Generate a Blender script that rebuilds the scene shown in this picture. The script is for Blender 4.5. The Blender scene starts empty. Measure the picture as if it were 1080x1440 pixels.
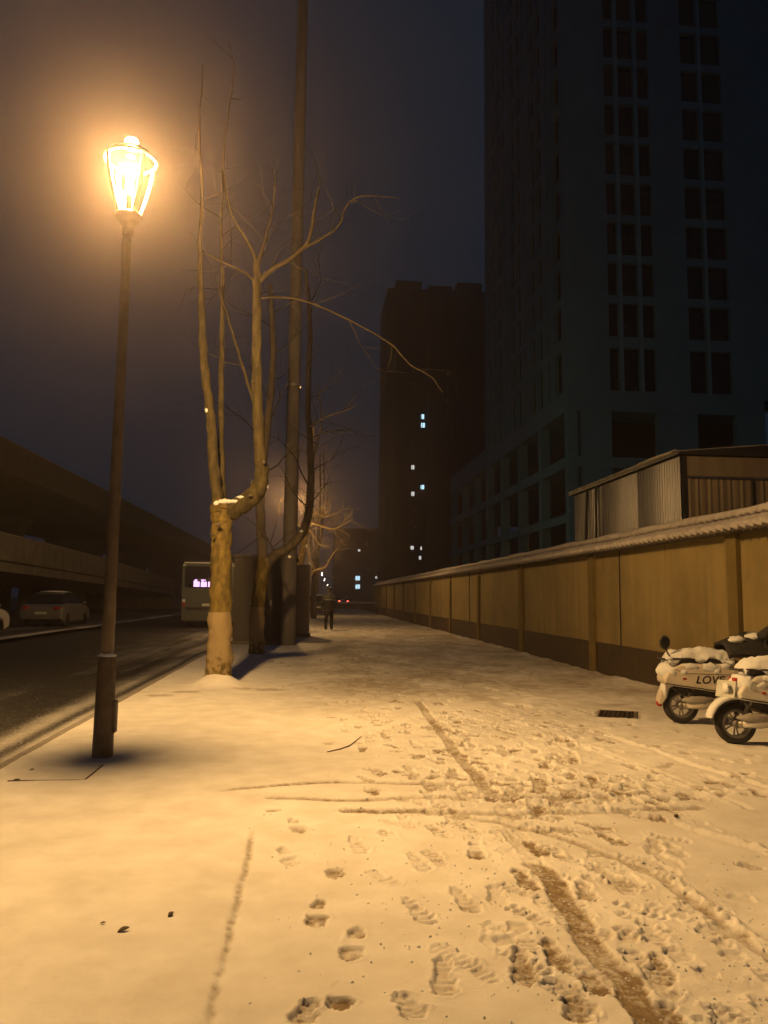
import bpy, math, random
import numpy as np
from mathutils import Vector, Matrix
R = math.radians
random.seed(11)
rng = np.random.default_rng(5)
sc = bpy.context.scene
col = sc.collection

# ------------------------------------------------------------------ camera
FPX = 1100.0                         # focal length in photo pixels (1080 x 1440)
YAW, PITCH, ROLL = R(5.3), R(6.2), R(0.6)
CAM = np.array([0.0, 0.0, 1.45])
fw = np.array([math.sin(YAW)*math.cos(PITCH), math.cos(YAW)*math.cos(PITCH), math.sin(PITCH)])
r0 = np.array([math.cos(YAW), -math.sin(YAW), 0.0])
u0 = np.cross(r0, fw)
rt = r0*math.cos(ROLL) + u0*math.sin(ROLL)
up = u0*math.cos(ROLL) - r0*math.sin(ROLL)
cd = bpy.data.cameras.new('camera')
cd.lens = FPX/1440*36
cd.sensor_width = 36
cd.clip_start = 0.05
cd.clip_end = 1500
cam = bpy.data.objects.new('camera', cd)
col.objects.link(cam)
m = Matrix.Identity(4)
for i in range(3):
    m[i][0], m[i][1], m[i][2], m[i][3] = rt[i], up[i], -fw[i], CAM[i]
cam.matrix_world = m
sc.camera = cam

# ------------------------------------------------------------------ world: night sky over a town
w = bpy.data.worlds.new('World')
sc.world = w
w.use_nodes = True
nt = w.node_tree
bg = nt.nodes['Background']
tc = nt.nodes.new('ShaderNodeTexCoord')
nz = nt.nodes.new('ShaderNodeTexNoise'); nz.inputs['Scale'].default_value = 2.2; nz.inputs['Detail'].default_value = 3
mx = nt.nodes.new('ShaderNodeMix'); mx.data_type = 'RGBA'
mx.inputs[6].default_value = (0.0055, 0.0140, 0.025, 1)
mx.inputs[7].default_value = (0.0085, 0.0150, 0.027, 1)
nt.links.new(tc.outputs['Generated'], nz.inputs['Vector'])
nt.links.new(nz.outputs['Fac'], mx.inputs[0])
nt.links.new(mx.outputs[2], bg.inputs['Color'])
bg.inputs['Strength'].default_value = 0.85

# ------------------------------------------------------------------ exposure and render settings
sc.view_settings.view_transform = 'Standard'
sc.view_settings.look = 'None'
sc.view_settings.exposure = 0.0
sc.view_settings.gamma = 1.0
sc.render.engine = 'CYCLES'
sc.cycles.use_denoising = True
sc.cycles.max_bounces = 6
sc.cycles.diffuse_bounces = 3
sc.cycles.volume_bounces = 1
sc.cycles.transparent_max_bounces = 8
sc.cycles.sample_clamp_indirect = 4.0
sc.cycles.caustics_reflective = False
sc.cycles.caustics_refractive = False
LAMP_POWER = 4650.0
LAMP_COLOR = (1.0, 0.575, 0.195)

# ------------------------------------------------------------------ helpers
def ray(px, py):
    return fw + rt*(px-540)/FPX - up*(py-720)/FPX
def gnd(px, py, z=0.02):             # a spot on the ground, metres
    d = ray(px, py); t = (z-CAM[2])/d[2]
    return CAM + d*t
def at(px, py, Y):                   # a spot at distance Y along the street
    d = ray(px, py)
    return CAM + d*(Y/d[1])

class MB:
    def __init__(s):
        s.v = []; s.f = []
    def add(s, vs, fs):
        o = len(s.v)
        s.v.extend([tuple(map(float, q)) for q in vs])
        s.f.extend([tuple(i+o for i in q) for q in fs])
        return s
    def box(s, x0, x1, y0, y1, z0, z1):
        return s.add([(x0,y0,z0),(x1,y0,z0),(x1,y1,z0),(x0,y1,z0),(x0,y0,z1),(x1,y0,z1),(x1,y1,z1),(x0,y1,z1)],
                     [(0,3,2,1),(4,5,6,7),(0,1,5,4),(1,2,6,5),(2,3,7,6),(3,0,4,7)])
    def prism(s, poly, a0, a1, axis='y'):
        # poly: list of 2-d points; extruded along axis
        n = len(poly)
        def mk(p, a):
            if axis == 'y': return (p[0], a, p[1])
            if axis == 'x': return (a, p[0], p[1])
            return (p[0], p[1], a)
        vs = [mk(p, a0) for p in poly] + [mk(p, a1) for p in poly]
        fs = [tuple(range(n)), tuple(reversed(range(n, 2*n)))]
        fs += [(i, i+n, (i+1) % n + n, (i+1) % n) for i in range(n)]
        return s.add(vs, fs)
    def tube(s, path, rad, n=8, cap=True, sx=1.0):
        P = [Vector(map(float, p)) for p in path]
        if not hasattr(rad, '__len__'): rad = [rad]*len(P)
        T = []
        for i in range(len(P)):
            a = P[max(i-1, 0)]; b = P[min(i+1, len(P)-1)]
            t = (b-a)
            T.append(t.normalized() if t.length > 1e-9 else Vector((0,0,1)))
        ref = Vector((1,0,0)) if abs(T[0].x) < .9 else Vector((0,1,0))
        N = (ref - T[0]*ref.dot(T[0])).normalized()
        vs = []; fs = []
        for i, p in enumerate(P):
            N = (N - T[i]*N.dot(T[i]))
            N = N.normalized() if N.length > 1e-6 else T[i].orthogonal().normalized()
            B = T[i].cross(N)
            for k in range(n):
                a = 2*math.pi*k/n
                vs.append(p + (N*math.cos(a)*sx + B*math.sin(a))*rad[i])
        for i in range(len(P)-1):
            for k in range(n):
                a = i*n+k; b = i*n+(k+1) % n
                fs.append((a, b, b+n, a+n))
        if cap:
            fs.append(tuple(reversed(range(n))))
            fs.append(tuple(range((len(P)-1)*n, len(P)*n)))
        return s.add(vs, fs)
    def lathe(s, prof, n=20, c=(0,0,0), axis='z', cap=True):
        vs = []; fs = []
        for r, h in prof:
            for k in range(n):
                a = 2*math.pi*k/n
                x, y = r*math.cos(a), r*math.sin(a)
                if axis == 'z': q = (c[0]+x, c[1]+y, c[2]+h)
                elif axis == 'y': q = (c[0]+x, c[1]+h, c[2]+y)
                else: q = (c[0]+h, c[1]+x, c[2]+y)
                vs.append(q)
        for i in range(len(prof)-1):
            for k in range(n):
                a = i*n+k; b = i*n+(k+1) % n
                fs.append((a, b, b+n, a+n))
        if cap: fs.append(tuple(reversed(range(n)))); fs.append(tuple(range((len(prof)-1)*n, len(prof)*n)))
        return s.add(vs, fs)
    def ball(s, c, r, nu=12, nv=8, jit=0.0, seed=0, flat=None):
        rr = random.Random(seed)
        if not hasattr(r, '__len__'): r = (r, r, r)
        ph = [rr.uniform(0, 6.28) for _ in range(6)]
        vs = []; fs = []
        for j in range(nv+1):
            th = math.pi*j/nv
            for i in range(nu):
                a = 2*math.pi*i/nu
                d = Vector((math.sin(th)*math.cos(a), math.sin(th)*math.sin(a), math.cos(th)))
                k = 1 + jit*(math.sin(3*d.x*2+ph[0])*math.sin(2.5*d.y*2+ph[1]) + .6*math.sin(7*d.x+ph[2]+4*d.z) + .5*math.sin(9*d.y+ph[3]+5*d.x))
                p = [c[q]+d[q]*r[q]*k for q in range(3)]
                if flat is not None: p[2] = max(p[2], flat)
                vs.append(p)
        for j in range(nv):
            for i in range(nu):
                a = j*nu+i; b = j*nu+(i+1) % nu
                fs.append((a, a+nu, b+nu, b))
        return s.add(vs, fs)
    def build(s, name, mat, parent=None, smooth=False, bev=0.0, seg=2, loc=None):
        me = bpy.data.meshes.new(name)
        me.from_pydata(s.v, [], s.f)
        me.update()
        o = bpy.data.objects.new(name, me)
        col.objects.link(o)
        if mat is not None: me.materials.append(M[mat] if isinstance(mat, str) else mat)
        if smooth:
            me.polygons.foreach_set('use_smooth', [True]*len(me.polygons))
        if parent is not None: o.parent = parent
        if loc is not None: o.location = loc
        if bev:
            b = o.modifiers.new('bevel', 'BEVEL'); b.width = bev; b.segments = seg; b.limit_method = 'ANGLE'; b.angle_limit = R(35)
            me.polygons.foreach_set('use_smooth', [True]*len(me.polygons))
            b.harden_normals = True
        return o

def tag(o, label=None, cat=None, group=None, kind=None):
    if label: o['label'] = label
    if cat: o['category'] = cat
    if group: o['group'] = group
    if kind: o['kind'] = kind
    return o
def empty(name, loc=(0,0,0), rz=0.0):
    o = bpy.data.objects.new(name, None)
    col.objects.link(o); o.location = loc; o.rotation_euler = (0, 0, rz)
    o.empty_display_size = .2
    return o
KIDS = {}
def kids(o): return [c for c in bpy.data.objects if c.parent == o]
def copy_tree(o, parent=None):
    c = o.copy(); col.objects.link(c); c.parent = parent
    for ch in kids(o): copy_tree(ch, c)
    return c
def share(o, loc, parent=None):      # one more piece with the same mesh
    c = o.copy(); col.objects.link(c); c.location = loc
    if parent is not None: c.parent = parent
    return c

# ------------------------------------------------------------------ materials
M = {}
def mat(name, c1, c2=None, rough=.7, scale=5.0, detail=4, bump=0.0, bscale=60.0, metal=0.0, spec=.4, stretch=(1,1,1), lo=.35, hi=.65, emit=None, es=0.0):
    m = bpy.data.materials.new(name); m.use_nodes = True
    t = m.node_tree; b = t.nodes['Principled BSDF']
    b.inputs['Roughness'].default_value = rough
    b.inputs['Metallic'].default_value = metal
    b.inputs['Specular IOR Level'].default_value = spec
    c1 = tuple(c1)+(1,)
    c2 = tuple(c2)+(1,) if c2 else tuple(q*.72 for q in c1[:3])+(1,)
    co = t.nodes.new('ShaderNodeTexCoord'); mp = t.nodes.new('ShaderNodeMapping')
    mp.inputs['Scale'].default_value = stretch
    t.links.new(co.outputs['Object'], mp.inputs['Vector'])
    n = t.nodes.new('ShaderNodeTexNoise'); n.inputs['Scale'].default_value = scale; n.inputs['Detail'].default_value = detail; n.inputs['Roughness'].default_value = .62
    t.links.new(mp.outputs[0], n.inputs['Vector'])
    mr = t.nodes.new('ShaderNodeMapRange'); mr.inputs[1].default_value = lo; mr.inputs[2].default_value = hi
    t.links.new(n.outputs['Fac'], mr.inputs[0])
    mixn = t.nodes.new('ShaderNodeMix'); mixn.data_type = 'RGBA'
    mixn.inputs[6].default_value = c1; mixn.inputs[7].default_value = c2
    t.links.new(mr.outputs[0], mixn.inputs[0]); t.links.new(mixn.outputs[2], b.inputs['Base Color'])
    if bump:
        n2 = t.nodes.new('ShaderNodeTexNoise'); n2.inputs['Scale'].default_value = bscale; n2.inputs['Detail'].default_value = 5
        t.links.new(mp.outputs[0], n2.inputs['Vector'])
        bp = t.nodes.new('ShaderNodeBump'); bp.inputs['Strength'].default_value = bump; bp.inputs['Distance'].default_value = .01
        t.links.new(n2.outputs['Fac'], bp.inputs['Height']); t.links.new(bp.outputs[0], b.inputs['Normal'])
    if emit:
        b.inputs['Emission Color'].default_value = tuple(emit)+(1,)
        b.inputs['Emission Strength'].default_value = es
    M[name] = m
    return m
SNOW = (.80, .83, .88)
mat('snow', SNOW, (.70, .72, .76), rough=.75, scale=9, bump=.35, bscale=90, spec=.25)
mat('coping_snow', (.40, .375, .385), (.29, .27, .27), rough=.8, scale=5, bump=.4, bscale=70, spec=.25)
mat('tan_twig', (.55, .42, .20), (.4, .3, .14), rough=.85, scale=14)
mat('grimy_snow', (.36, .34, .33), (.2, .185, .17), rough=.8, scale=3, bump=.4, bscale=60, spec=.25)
mat('asphalt', (.055, .05, .047), (.03, .028, .027), rough=.75, scale=8, bump=.4, bscale=120)
mat('kerb_stone', (.34, .32, .30), (.24, .22, .20), rough=.8, scale=12, bump=.3)
mat('concrete', (.20, .18, .145), (.13, .118, .098), rough=.85, scale=1.2, bump=.25, bscale=25)
mat('dark_concrete', (.075, .072, .05), (.05, .048, .034), rough=.85, scale=.8, bump=.25, bscale=20)
mat('plaster', (.265, .205, .088), (.21, .162, .07), rough=.85, scale=1.6, bump=.25, bscale=45, stretch=(1.6, 1.6, .22))
mat('plinth', (.052, .033, .016), (.034, .022, .011), rough=.8, scale=3, bump=.3, bscale=40)
mat('pilaster', (.15, .108, .034), (.11, .08, .025), rough=.85, scale=3, bump=.25, bscale=40)
mat('roof_tile', (.075, .06, .05), (.045, .037, .032), rough=.6, scale=9)
mat('sheet_metal', (.095, .098, .12), (.07, .072, .088), rough=.36, scale=3, metal=.25, stretch=(1, 1, .2))
mat('sheet_brown', (.26, .21, .15), (.18, .14, .10), rough=.6, scale=2.5, metal=.1, stretch=(1, 1, .3))
mat('dark_metal', (.03, .029, .028), (.02, .02, .02), rough=.5, scale=12)
mat('lamp_paint', (.115, .085, .068), (.075, .056, .045), rough=.55, scale=10, bump=.12)
mat('lamp_arm', (.40, .34, .28), (.3, .25, .2), rough=.5, scale=10)
mat('tower_wall', (.095, .26, .39), (.075, .205, .31), rough=.9, scale=.35, detail=6)
mat('tower_trim', (.15, .35, .48), (.12, .29, .4), rough=.9, scale=.5)
mat('dark_glass', (.012, .013, .015), (.009, .01, .011), rough=.12, scale=1)
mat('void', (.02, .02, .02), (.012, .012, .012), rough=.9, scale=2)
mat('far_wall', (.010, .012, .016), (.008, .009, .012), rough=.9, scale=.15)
mat('bark', (.20, .145, .06), (.115, .08, .035), rough=.9, scale=10, bump=1.0, bscale=26, stretch=(1, 1, .35), lo=.40, hi=.60)
mat('limb_bark', (.078, .062, .027), (.036, .029, .014), rough=.9, scale=10, bump=1.0, bscale=26, stretch=(1, 1, .35), lo=.40, hi=.60)
mat('dark_bark', (.12, .10, .075), (.07, .058, .045), rough=.9, scale=10, bump=1.0, bscale=26, stretch=(1, 1, .35), lo=.40, hi=.60)
mat('twig', (.055, .043, .023), (.036, .028, .016), rough=.85, scale=14)
mat('bus_paint', (.075, .095, .085), (.06, .076, .068), rough=.4, scale=2)
mat('car_white', (.55, .52, .50), (.48, .46, .44), rough=.3, scale=2, spec=.5)
mat('car_silver', (.21, .21, .21), (.17, .17, .17), rough=.35, scale=2, metal=.3)
mat('car_black', (.02, .02, .022), rough=.3, scale=2, spec=.5)
mat('rubber', (.022, .021, .02), (.035, .033, .03), rough=.85, scale=30, bump=.3)
mat('rim', (.23, .225, .22), (.16, .155, .15), rough=.45, metal=.5, scale=9)
mat('scooter_cream', (.68, .62, .55), (.62, .56, .49), rough=.38, scale=4)
mat('scooter_white', (.72, .70, .66), (.64, .62, .58), rough=.38, scale=4)
mat('black_plastic', (.02, .02, .019), (.03, .028, .026), rough=.5, scale=15)
mat('quilt', (.018, .019, .021), (.028, .028, .03), rough=.8, scale=18, bump=.5, bscale=30)
mat('vinyl', (.045, .034, .028), (.03, .023, .02), rough=.5, scale=14)
mat('red_lens', (.45, .03, .02), (.35, .02, .015), rough=.25, scale=9)
mat('plate', (.60, .62, .58), (.5, .52, .5), rough=.45, scale=9)
mat('steel', (.40, .38, .35), (.28, .26, .24), rough=.4, metal=.8, scale=14)
mat('iron', (.055, .043, .033), (.03, .024, .02), rough=.7, metal=.3, scale=20)
mat('leaf', (.07, .038, .018), (.04, .022, .012), rough=.8, scale=40)
mat('jacket', (.009, .010, .011), (.013, .014, .014), rough=.8, scale=12, bump=.4, bscale=25)
mat('trousers', (.006, .006, .007), (.009, .009, .01), rough=.85, scale=12)
mat('skin', (.48, .30, .21), (.42, .26, .18), rough=.6, scale=9)
mat('reflective', (.22, .22, .21), rough=.35, scale=20)
mat('cabinet_paint', (.30, .25, .20), (.22, .18, .145), rough=.6, scale=2, bump=.1, stretch=(1, 1, .25))
mat('kiosk_paint', (.10, .09, .08), (.07, .064, .057), rough=.6, scale=2, stretch=(1, 1, .25))
mat('pole_concrete', (.19, .175, .17), (.145, .134, .13), rough=.85, scale=3, bump=.2, bscale=30, stretch=(1, 1, .25))
mat('opal', (.9, .85, .75), rough=.4, emit=(1.0, .78, .48), es=60.0)
mat('far_opal', (.9, .85, .75), rough=.4, emit=(1.0, .86, .66), es=55.0)
mat('lit_blue', (.5, .5, .5), rough=.4, emit=(.55, .85, 1.0), es=1.6)
mat('lit_white', (.5, .5, .5), rough=.4, emit=(.95, .92, .85), es=1.1)
mat('led', (.5, .4, .6), rough=.4, emit=(.80, .48, 1.0), es=2.4)
mat('tail_lamp', (.5, .05, .04), rough=.4, emit=(1.0, .12, .08), es=5.0)
mat('head_lamp', (.7, .7, .7), (.6, .6, .6), rough=.1, scale=9)

def snow_ground(name, worn_col, worn_col2, attr='worn'):
    m = bpy.data.materials.new(name); m.use_nodes = True
    t = m.node_tree; b = t.nodes['Principled BSDF']
    b.inputs['Roughness'].default_value = .8; b.inputs['Specular IOR Level'].default_value = .2
    co = t.nodes.new('ShaderNodeTexCoord')
    def noise(s, d=5, ro=.6):
        n = t.nodes.new('ShaderNodeTexNoise'); n.inputs['Scale'].default_value = s; n.inputs['Detail'].default_value = d; n.inputs['Roughness'].default_value = ro
        t.links.new(co.outputs['Object'], n.inputs['Vector']); return n
    def rng_(src, a, c, d0=0., d1=1.):
        r = t.nodes.new('ShaderNodeMapRange'); r.inputs[1].default_value = a; r.inputs[2].default_value = c; r.inputs[3].default_value = d0; r.inputs[4].default_value = d1
        t.links.new(src, r.inputs[0]); return r.outputs[0]
    def mixc(f, a, c):
        k = t.nodes.new('ShaderNodeMix'); k.data_type = 'RGBA'
        for i, v in ((6, a), (7, c)):
            if isinstance(v, tuple): k.inputs[i].default_value = v+(1,)
            else: t.links.new(v, k.inputs[i])
        t.links.new(f, k.inputs[0]); return k.outputs[2]
    s = mixc(rng_(noise(3.2, 6).outputs['Fac'], .35, .68), (.80, .80, .82), (.66, .65, .65))
    wc = mixc(rng_(noise(22, 4).outputs['Fac'], .35, .65), worn_col, worn_col2)
    at_ = t.nodes.new('ShaderNodeAttribute'); at_.attribute_name = attr
    gr = noise(55, 5, .7)
    # worn * (0.55 + grain) -> crumbly edge
    mu = t.nodes.new('ShaderNodeMath'); mu.operation = 'MULTIPLY'
    t.links.new(at_.outputs['Fac'], mu.inputs[0]); t.links.new(rng_(gr.outputs['Fac'], .3, .7, .55, 1.35), mu.inputs[1])
    cl = rng_(mu.outputs[0], .06, .92)
    t.links.new(mixc(cl, s, wc), b.inputs['Base Color'])
    n1 = noise(38, 5, .65); n2 = noise(260, 3, .6)
    b1 = t.nodes.new('ShaderNodeBump'); b1.inputs['Strength'].default_value = .42; b1.inputs['Distance'].default_value = .012
    b2 = t.nodes.new('ShaderNodeBump'); b2.inputs['Strength'].default_value = .42; b2.inputs['Distance'].default_value = .003
    t.links.new(n1.outputs['Fac'], b1.inputs['Height']); t.links.new(n2.outputs['Fac'], b2.inputs['Height'])
    t.links.new(b1.outputs[0], b2.inputs['Normal']); t.links.new(b2.outputs[0], b.inputs['Normal'])
    M[name] = m
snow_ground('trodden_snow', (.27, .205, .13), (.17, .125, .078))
snow_ground('slushy_road', (.012, .011, .010), (.008, .0075, .007))

def stain(name, c, scale, lo, hi, stretch, amount):
    m = M[name]; t = m.node_tree; b = t.nodes['Principled BSDF']; old = b.inputs['Base Color'].links[0].from_socket
    co = t.nodes.new('ShaderNodeTexCoord'); mp = t.nodes.new('ShaderNodeMapping'); mp.inputs['Scale'].default_value = stretch; t.links.new(co.outputs['Object'], mp.inputs[0])
    n = t.nodes.new('ShaderNodeTexNoise'); n.inputs['Scale'].default_value = scale; n.inputs['Detail'].default_value = 6; n.inputs['Roughness'].default_value = .65; t.links.new(mp.outputs[0], n.inputs['Vector'])
    r = t.nodes.new('ShaderNodeMapRange'); r.inputs[1].default_value = lo; r.inputs[2].default_value = hi; r.inputs[4].default_value = amount; t.links.new(n.outputs['Fac'], r.inputs[0])
    k = t.nodes.new('ShaderNodeMix'); k.data_type = 'RGBA'; k.inputs[7].default_value = tuple(c)+(1,)
    t.links.new(old, k.inputs[6]); t.links.new(r.outputs[0], k.inputs[0]); t.links.new(k.outputs[2], b.inputs['Base Color'])
stain('plaster', (.11, .082, .03), .55, .45, .72, (1, 1, 1), .75)
stain('plaster', (.085, .06, .024), 5, .56, .75, (1, 1, .10), .6)
stain('plinth', (.10, .075, .05), 3, .55, .75, (1, 1, .6), .5)
stain('lamp_paint', (.05, .036, .028), 14, .5, .7, (1, 1, .3), .7)
stain('scooter_cream', (.40, .33, .25), 6, .55, .8, (1, 1, 1), .5)
stain('scooter_white', (.40, .33, .25), 6, .55, .8, (1, 1, 1), .5)
stain('concrete', (.09, .08, .06), .9, .5, .75, (1, 1, .25), .7)
def bark_white():
    m = mat('limewashed_bark', (.19, .14, .036), (.085, .062, .019), rough=.9, scale=8, bump=1.0, bscale=26, stretch=(1, 1, .4), lo=.40, hi=.60)
    t = m.node_tree; b = t.nodes['Principled BSDF']
    old = b.inputs['Base Color'].links[0].from_socket
    co = t.nodes.new('ShaderNodeTexCoord'); sx = t.nodes.new('ShaderNodeSeparateXYZ')
    t.links.new(co.outputs['Object'], sx.inputs[0])
    n = t.nodes.new('ShaderNodeTexNoise'); n.inputs['Scale'].default_value = 11; n.inputs['Detail'].default_value = 5
    t.links.new(co.outputs['Object'], n.inputs['Vector'])
    pe = t.nodes.new('ShaderNodeMath'); pe.operation = 'LESS_THAN'; pe.inputs[1].default_value = 1.18
    t.links.new(sx.outputs[2], pe.inputs[0])
    chip = t.nodes.new('ShaderNodeMath'); chip.operation = 'MULTIPLY_ADD'; chip.inputs[1].default_value = .55; chip.inputs[2].default_value = -.19   # peels towards the foot
    t.links.new(sx.outputs[2], chip.inputs[0])
    ad = t.nodes.new('ShaderNodeMath'); ad.operation = 'ADD'
    t.links.new(chip.outputs[0], ad.inputs[0]); t.links.new(n.outputs['Fac'], ad.inputs[1])
    mr = t.nodes.new('ShaderNodeMapRange'); mr.inputs[1].default_value = .40; mr.inputs[2].default_value = .52
    t.links.new(ad.outputs[0], mr.inputs[0])
    mu = t.nodes.new('ShaderNodeMath'); mu.operation = 'MULTIPLY'
    t.links.new(pe.outputs[0], mu.inputs[0]); t.links.new(mr.outputs[0], mu.inputs[1])
    m2 = t.nodes.new('ShaderNodeMath'); m2.operation = 'MULTIPLY'; m2.inputs[1].default_value = .8
    t.links.new(mu.outputs[0], m2.inputs[0])
    k = t.nodes.new('ShaderNodeMix'); k.data_type = 'RGBA'; k.inputs[7].default_value = (.31, .24, .14, 1)
    t.links.new(old, k.inputs[6]); t.links.new(m2.outputs[0], k.inputs[0]); t.links.new(k.outputs[2], b.inputs['Base Color'])
bark_white()

# ------------------------------------------------------------------ ground
def vnoise(xs, ys, cx, cy, seed):
    # smooth value noise on a tensor grid, cell size cx, cy
    g = np.random.default_rng(seed)
    def ax(a, c):
        u = (a-a.min())/c; i = np.floor(u).astype(np.int64); f = u-i
        return i, (f*f*(3-2*f)).astype(np.float32)
    ix, fx = ax(xs, cx); iy, fy = ax(ys, cy)
    nx, ny = ix.max()+2, min(iy.max()+2, 1024)           # rows wrap far away
    L = g.uniform(-1, 1, (ny, nx)).astype(np.float32)
    A = L[iy % ny]*(1-fy[:, None]) + L[(iy+1) % ny]*fy[:, None]
    return (A[:, ix]*(1-fx) + A[:, ix+1]*fx).astype(np.float64)

def grid_mesh(name, xs, ys, Z, W, material):
    nx, ny = len(xs), len(ys)
    X, Y = np.meshgrid(xs, ys)
    co = np.stack([X, Y, Z], -1).reshape(-1, 3).astype(np.float32)
    idx = np.arange(nx*ny).reshape(ny, nx)
    q = np.stack([idx[:-1, :-1], idx[:-1, 1:], idx[1:, 1:], idx[1:, :-1]], -1).reshape(-1, 4).astype(np.int32)
    me = bpy.data.meshes.new(name)
    me.vertices.add(len(co)); me.vertices.foreach_set('co', co.ravel())
    me.loops.add(q.size); me.loops.foreach_set('vertex_index', q.ravel())
    me.polygons.add(len(q)); me.polygons.foreach_set('loop_start', np.arange(0, q.size, 4, dtype=np.int32))
    me.polygons.foreach_set('loop_total', np.full(len(q), 4, dtype=np.int32))
    me.polygons.foreach_set('use_smooth', np.ones(len(q), dtype=bool))
    me.update(calc_edges=True)
    a = me.attributes.new('worn', 'FLOAT', 'POINT'); a.data.foreach_set('value', W.astype(np.float32).ravel())  # on the pavement, worn also holds the painted lamplight falloff
    me.materials.append(M[material])
    o = bpy.data.objects.new(name, me); col.objects.link(o)
    return o

tag(MB().add([(-170,-60,-.2),(190,-60,-.2),(190,430,-.2),(-170,430,-.2)], [(0,1,2,3)]).build('ground', 'asphalt'), 'dark frozen ground under the whole street', kind='structure')

def sstep(a, b, x):
    t = np.clip((x-a)/(b-a), 0, 1); return t*t*(3-2*t)

KX, WX = -2.50, 5.62                     # kerb line, foot of the yard wall
xs = np.concatenate([np.arange(KX, -.6, .018), np.arange(-.6, 2.8, .0078), np.arange(2.8, WX+.02, .0155)])
ys = [-8., -6., -4., -2.5, -1.2, -.2, .6, 1.2, 1.6, 1.9]
y = 2.1
while y < 17: ys.append(y); y += .0035*y
while y < 140: ys.append(y); y += .016*y
ys = np.array(ys)
Z = .019 + .006*vnoise(xs, ys, .9, 1.1, 1) + .003*vnoise(xs, ys, .23, .3, 2) + .0013*vnoise(xs, ys, .06, .07, 3)
Wn = np.zeros_like(Z)
XX, YY = np.meshgrid(xs, ys)
SURF = 0.004

def patch(x0, x1, y0, y1):
    i0, i1 = np.searchsorted(xs, [x0, x1]); j0, j1 = np.searchsorted(ys, [y0, y1])
    return (slice(j0, j1), slice(i0, i1)) if i1 > i0+1 and j1 > j0+1 else None

FN = vnoise(xs, ys, .028, .03, 81)*.6+vnoise(xs, ys, .012, .013, 82)*.4
FW = vnoise(xs, ys, .05, .06, 83)*.5+vnoise(xs, ys, .02, .022, 84)*.5
def footprint(x, y, ang, L=.29, worn=.5, tread=0.0, depth=.024, part=0, seed=0, wd=1.0):
    sl = patch(x-.24, x+.24, y-.24, y+.24)
    if sl is None: return
    dx = XX[sl]-x; dy = YY[sl]-y
    u = (dx*math.cos(ang)+dy*math.sin(ang))/L          # along the sole
    v = (-dx*math.sin(ang)+dy*math.cos(ang))
    v = v + .006*np.sin(u*23+seed) + .004*np.sin(u*51+seed*2)
    hw = np.where(u < -.12, .038, np.where(u < .05, .031+.03*np.maximum(u, -.12)*0, .050))*wd
    hw = np.interp(u, [-.5, -.42, -.28, -.08, .12, .3, .44, .5], [0, .026, .036, .029, .046, .050, .032, 0])*wd
    d = np.abs(v)-hw+.007*FN[sl]
    ins = sstep(.005, -.005, d)*sstep(.53, .47, np.abs(u))
    if part == 1: ins *= sstep(.02, .10, u)             # only the ball pressed through
    if part == 2: ins *= sstep(-.12, -.2, u)+sstep(.05, .12, u)
    tr = 1.0
    if tread: tr = 1-tread*.5*(1+np.sign(np.sin(u*2*math.pi*(6+seed % 3)+1.2*np.abs(v)*20))*.95)*(sstep(-.1, .0, u)+sstep(-.16, -.22, u))
    Z[sl] = Z[sl] - ins*np.minimum(depth, np.maximum(Z[sl]-SURF, 0))*tr
    rim = np.exp(-((d-.014)/.010)**2)*sstep(.6, .5, np.abs(u))*(1-ins)
    Z[sl] += .006*rim*(.5+.5*np.sin(seed+u*9))
    Wn[sl] = np.maximum(Wn[sl], ins*worn*(tr if tread else 1)*np.clip(.85+.7*FW[sl], .15, 1.3))

def px_print(h, t, **k):
    a = gnd(*h); b = gnd(*t); d = b-a
    c = (a+b)/2
    footprint(c[0], c[1], math.atan2(d[1], d[0])+k.pop('turn', 0), L=max(.17, min(.34, float(np.hypot(d[0], d[1])))), **k)

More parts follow.
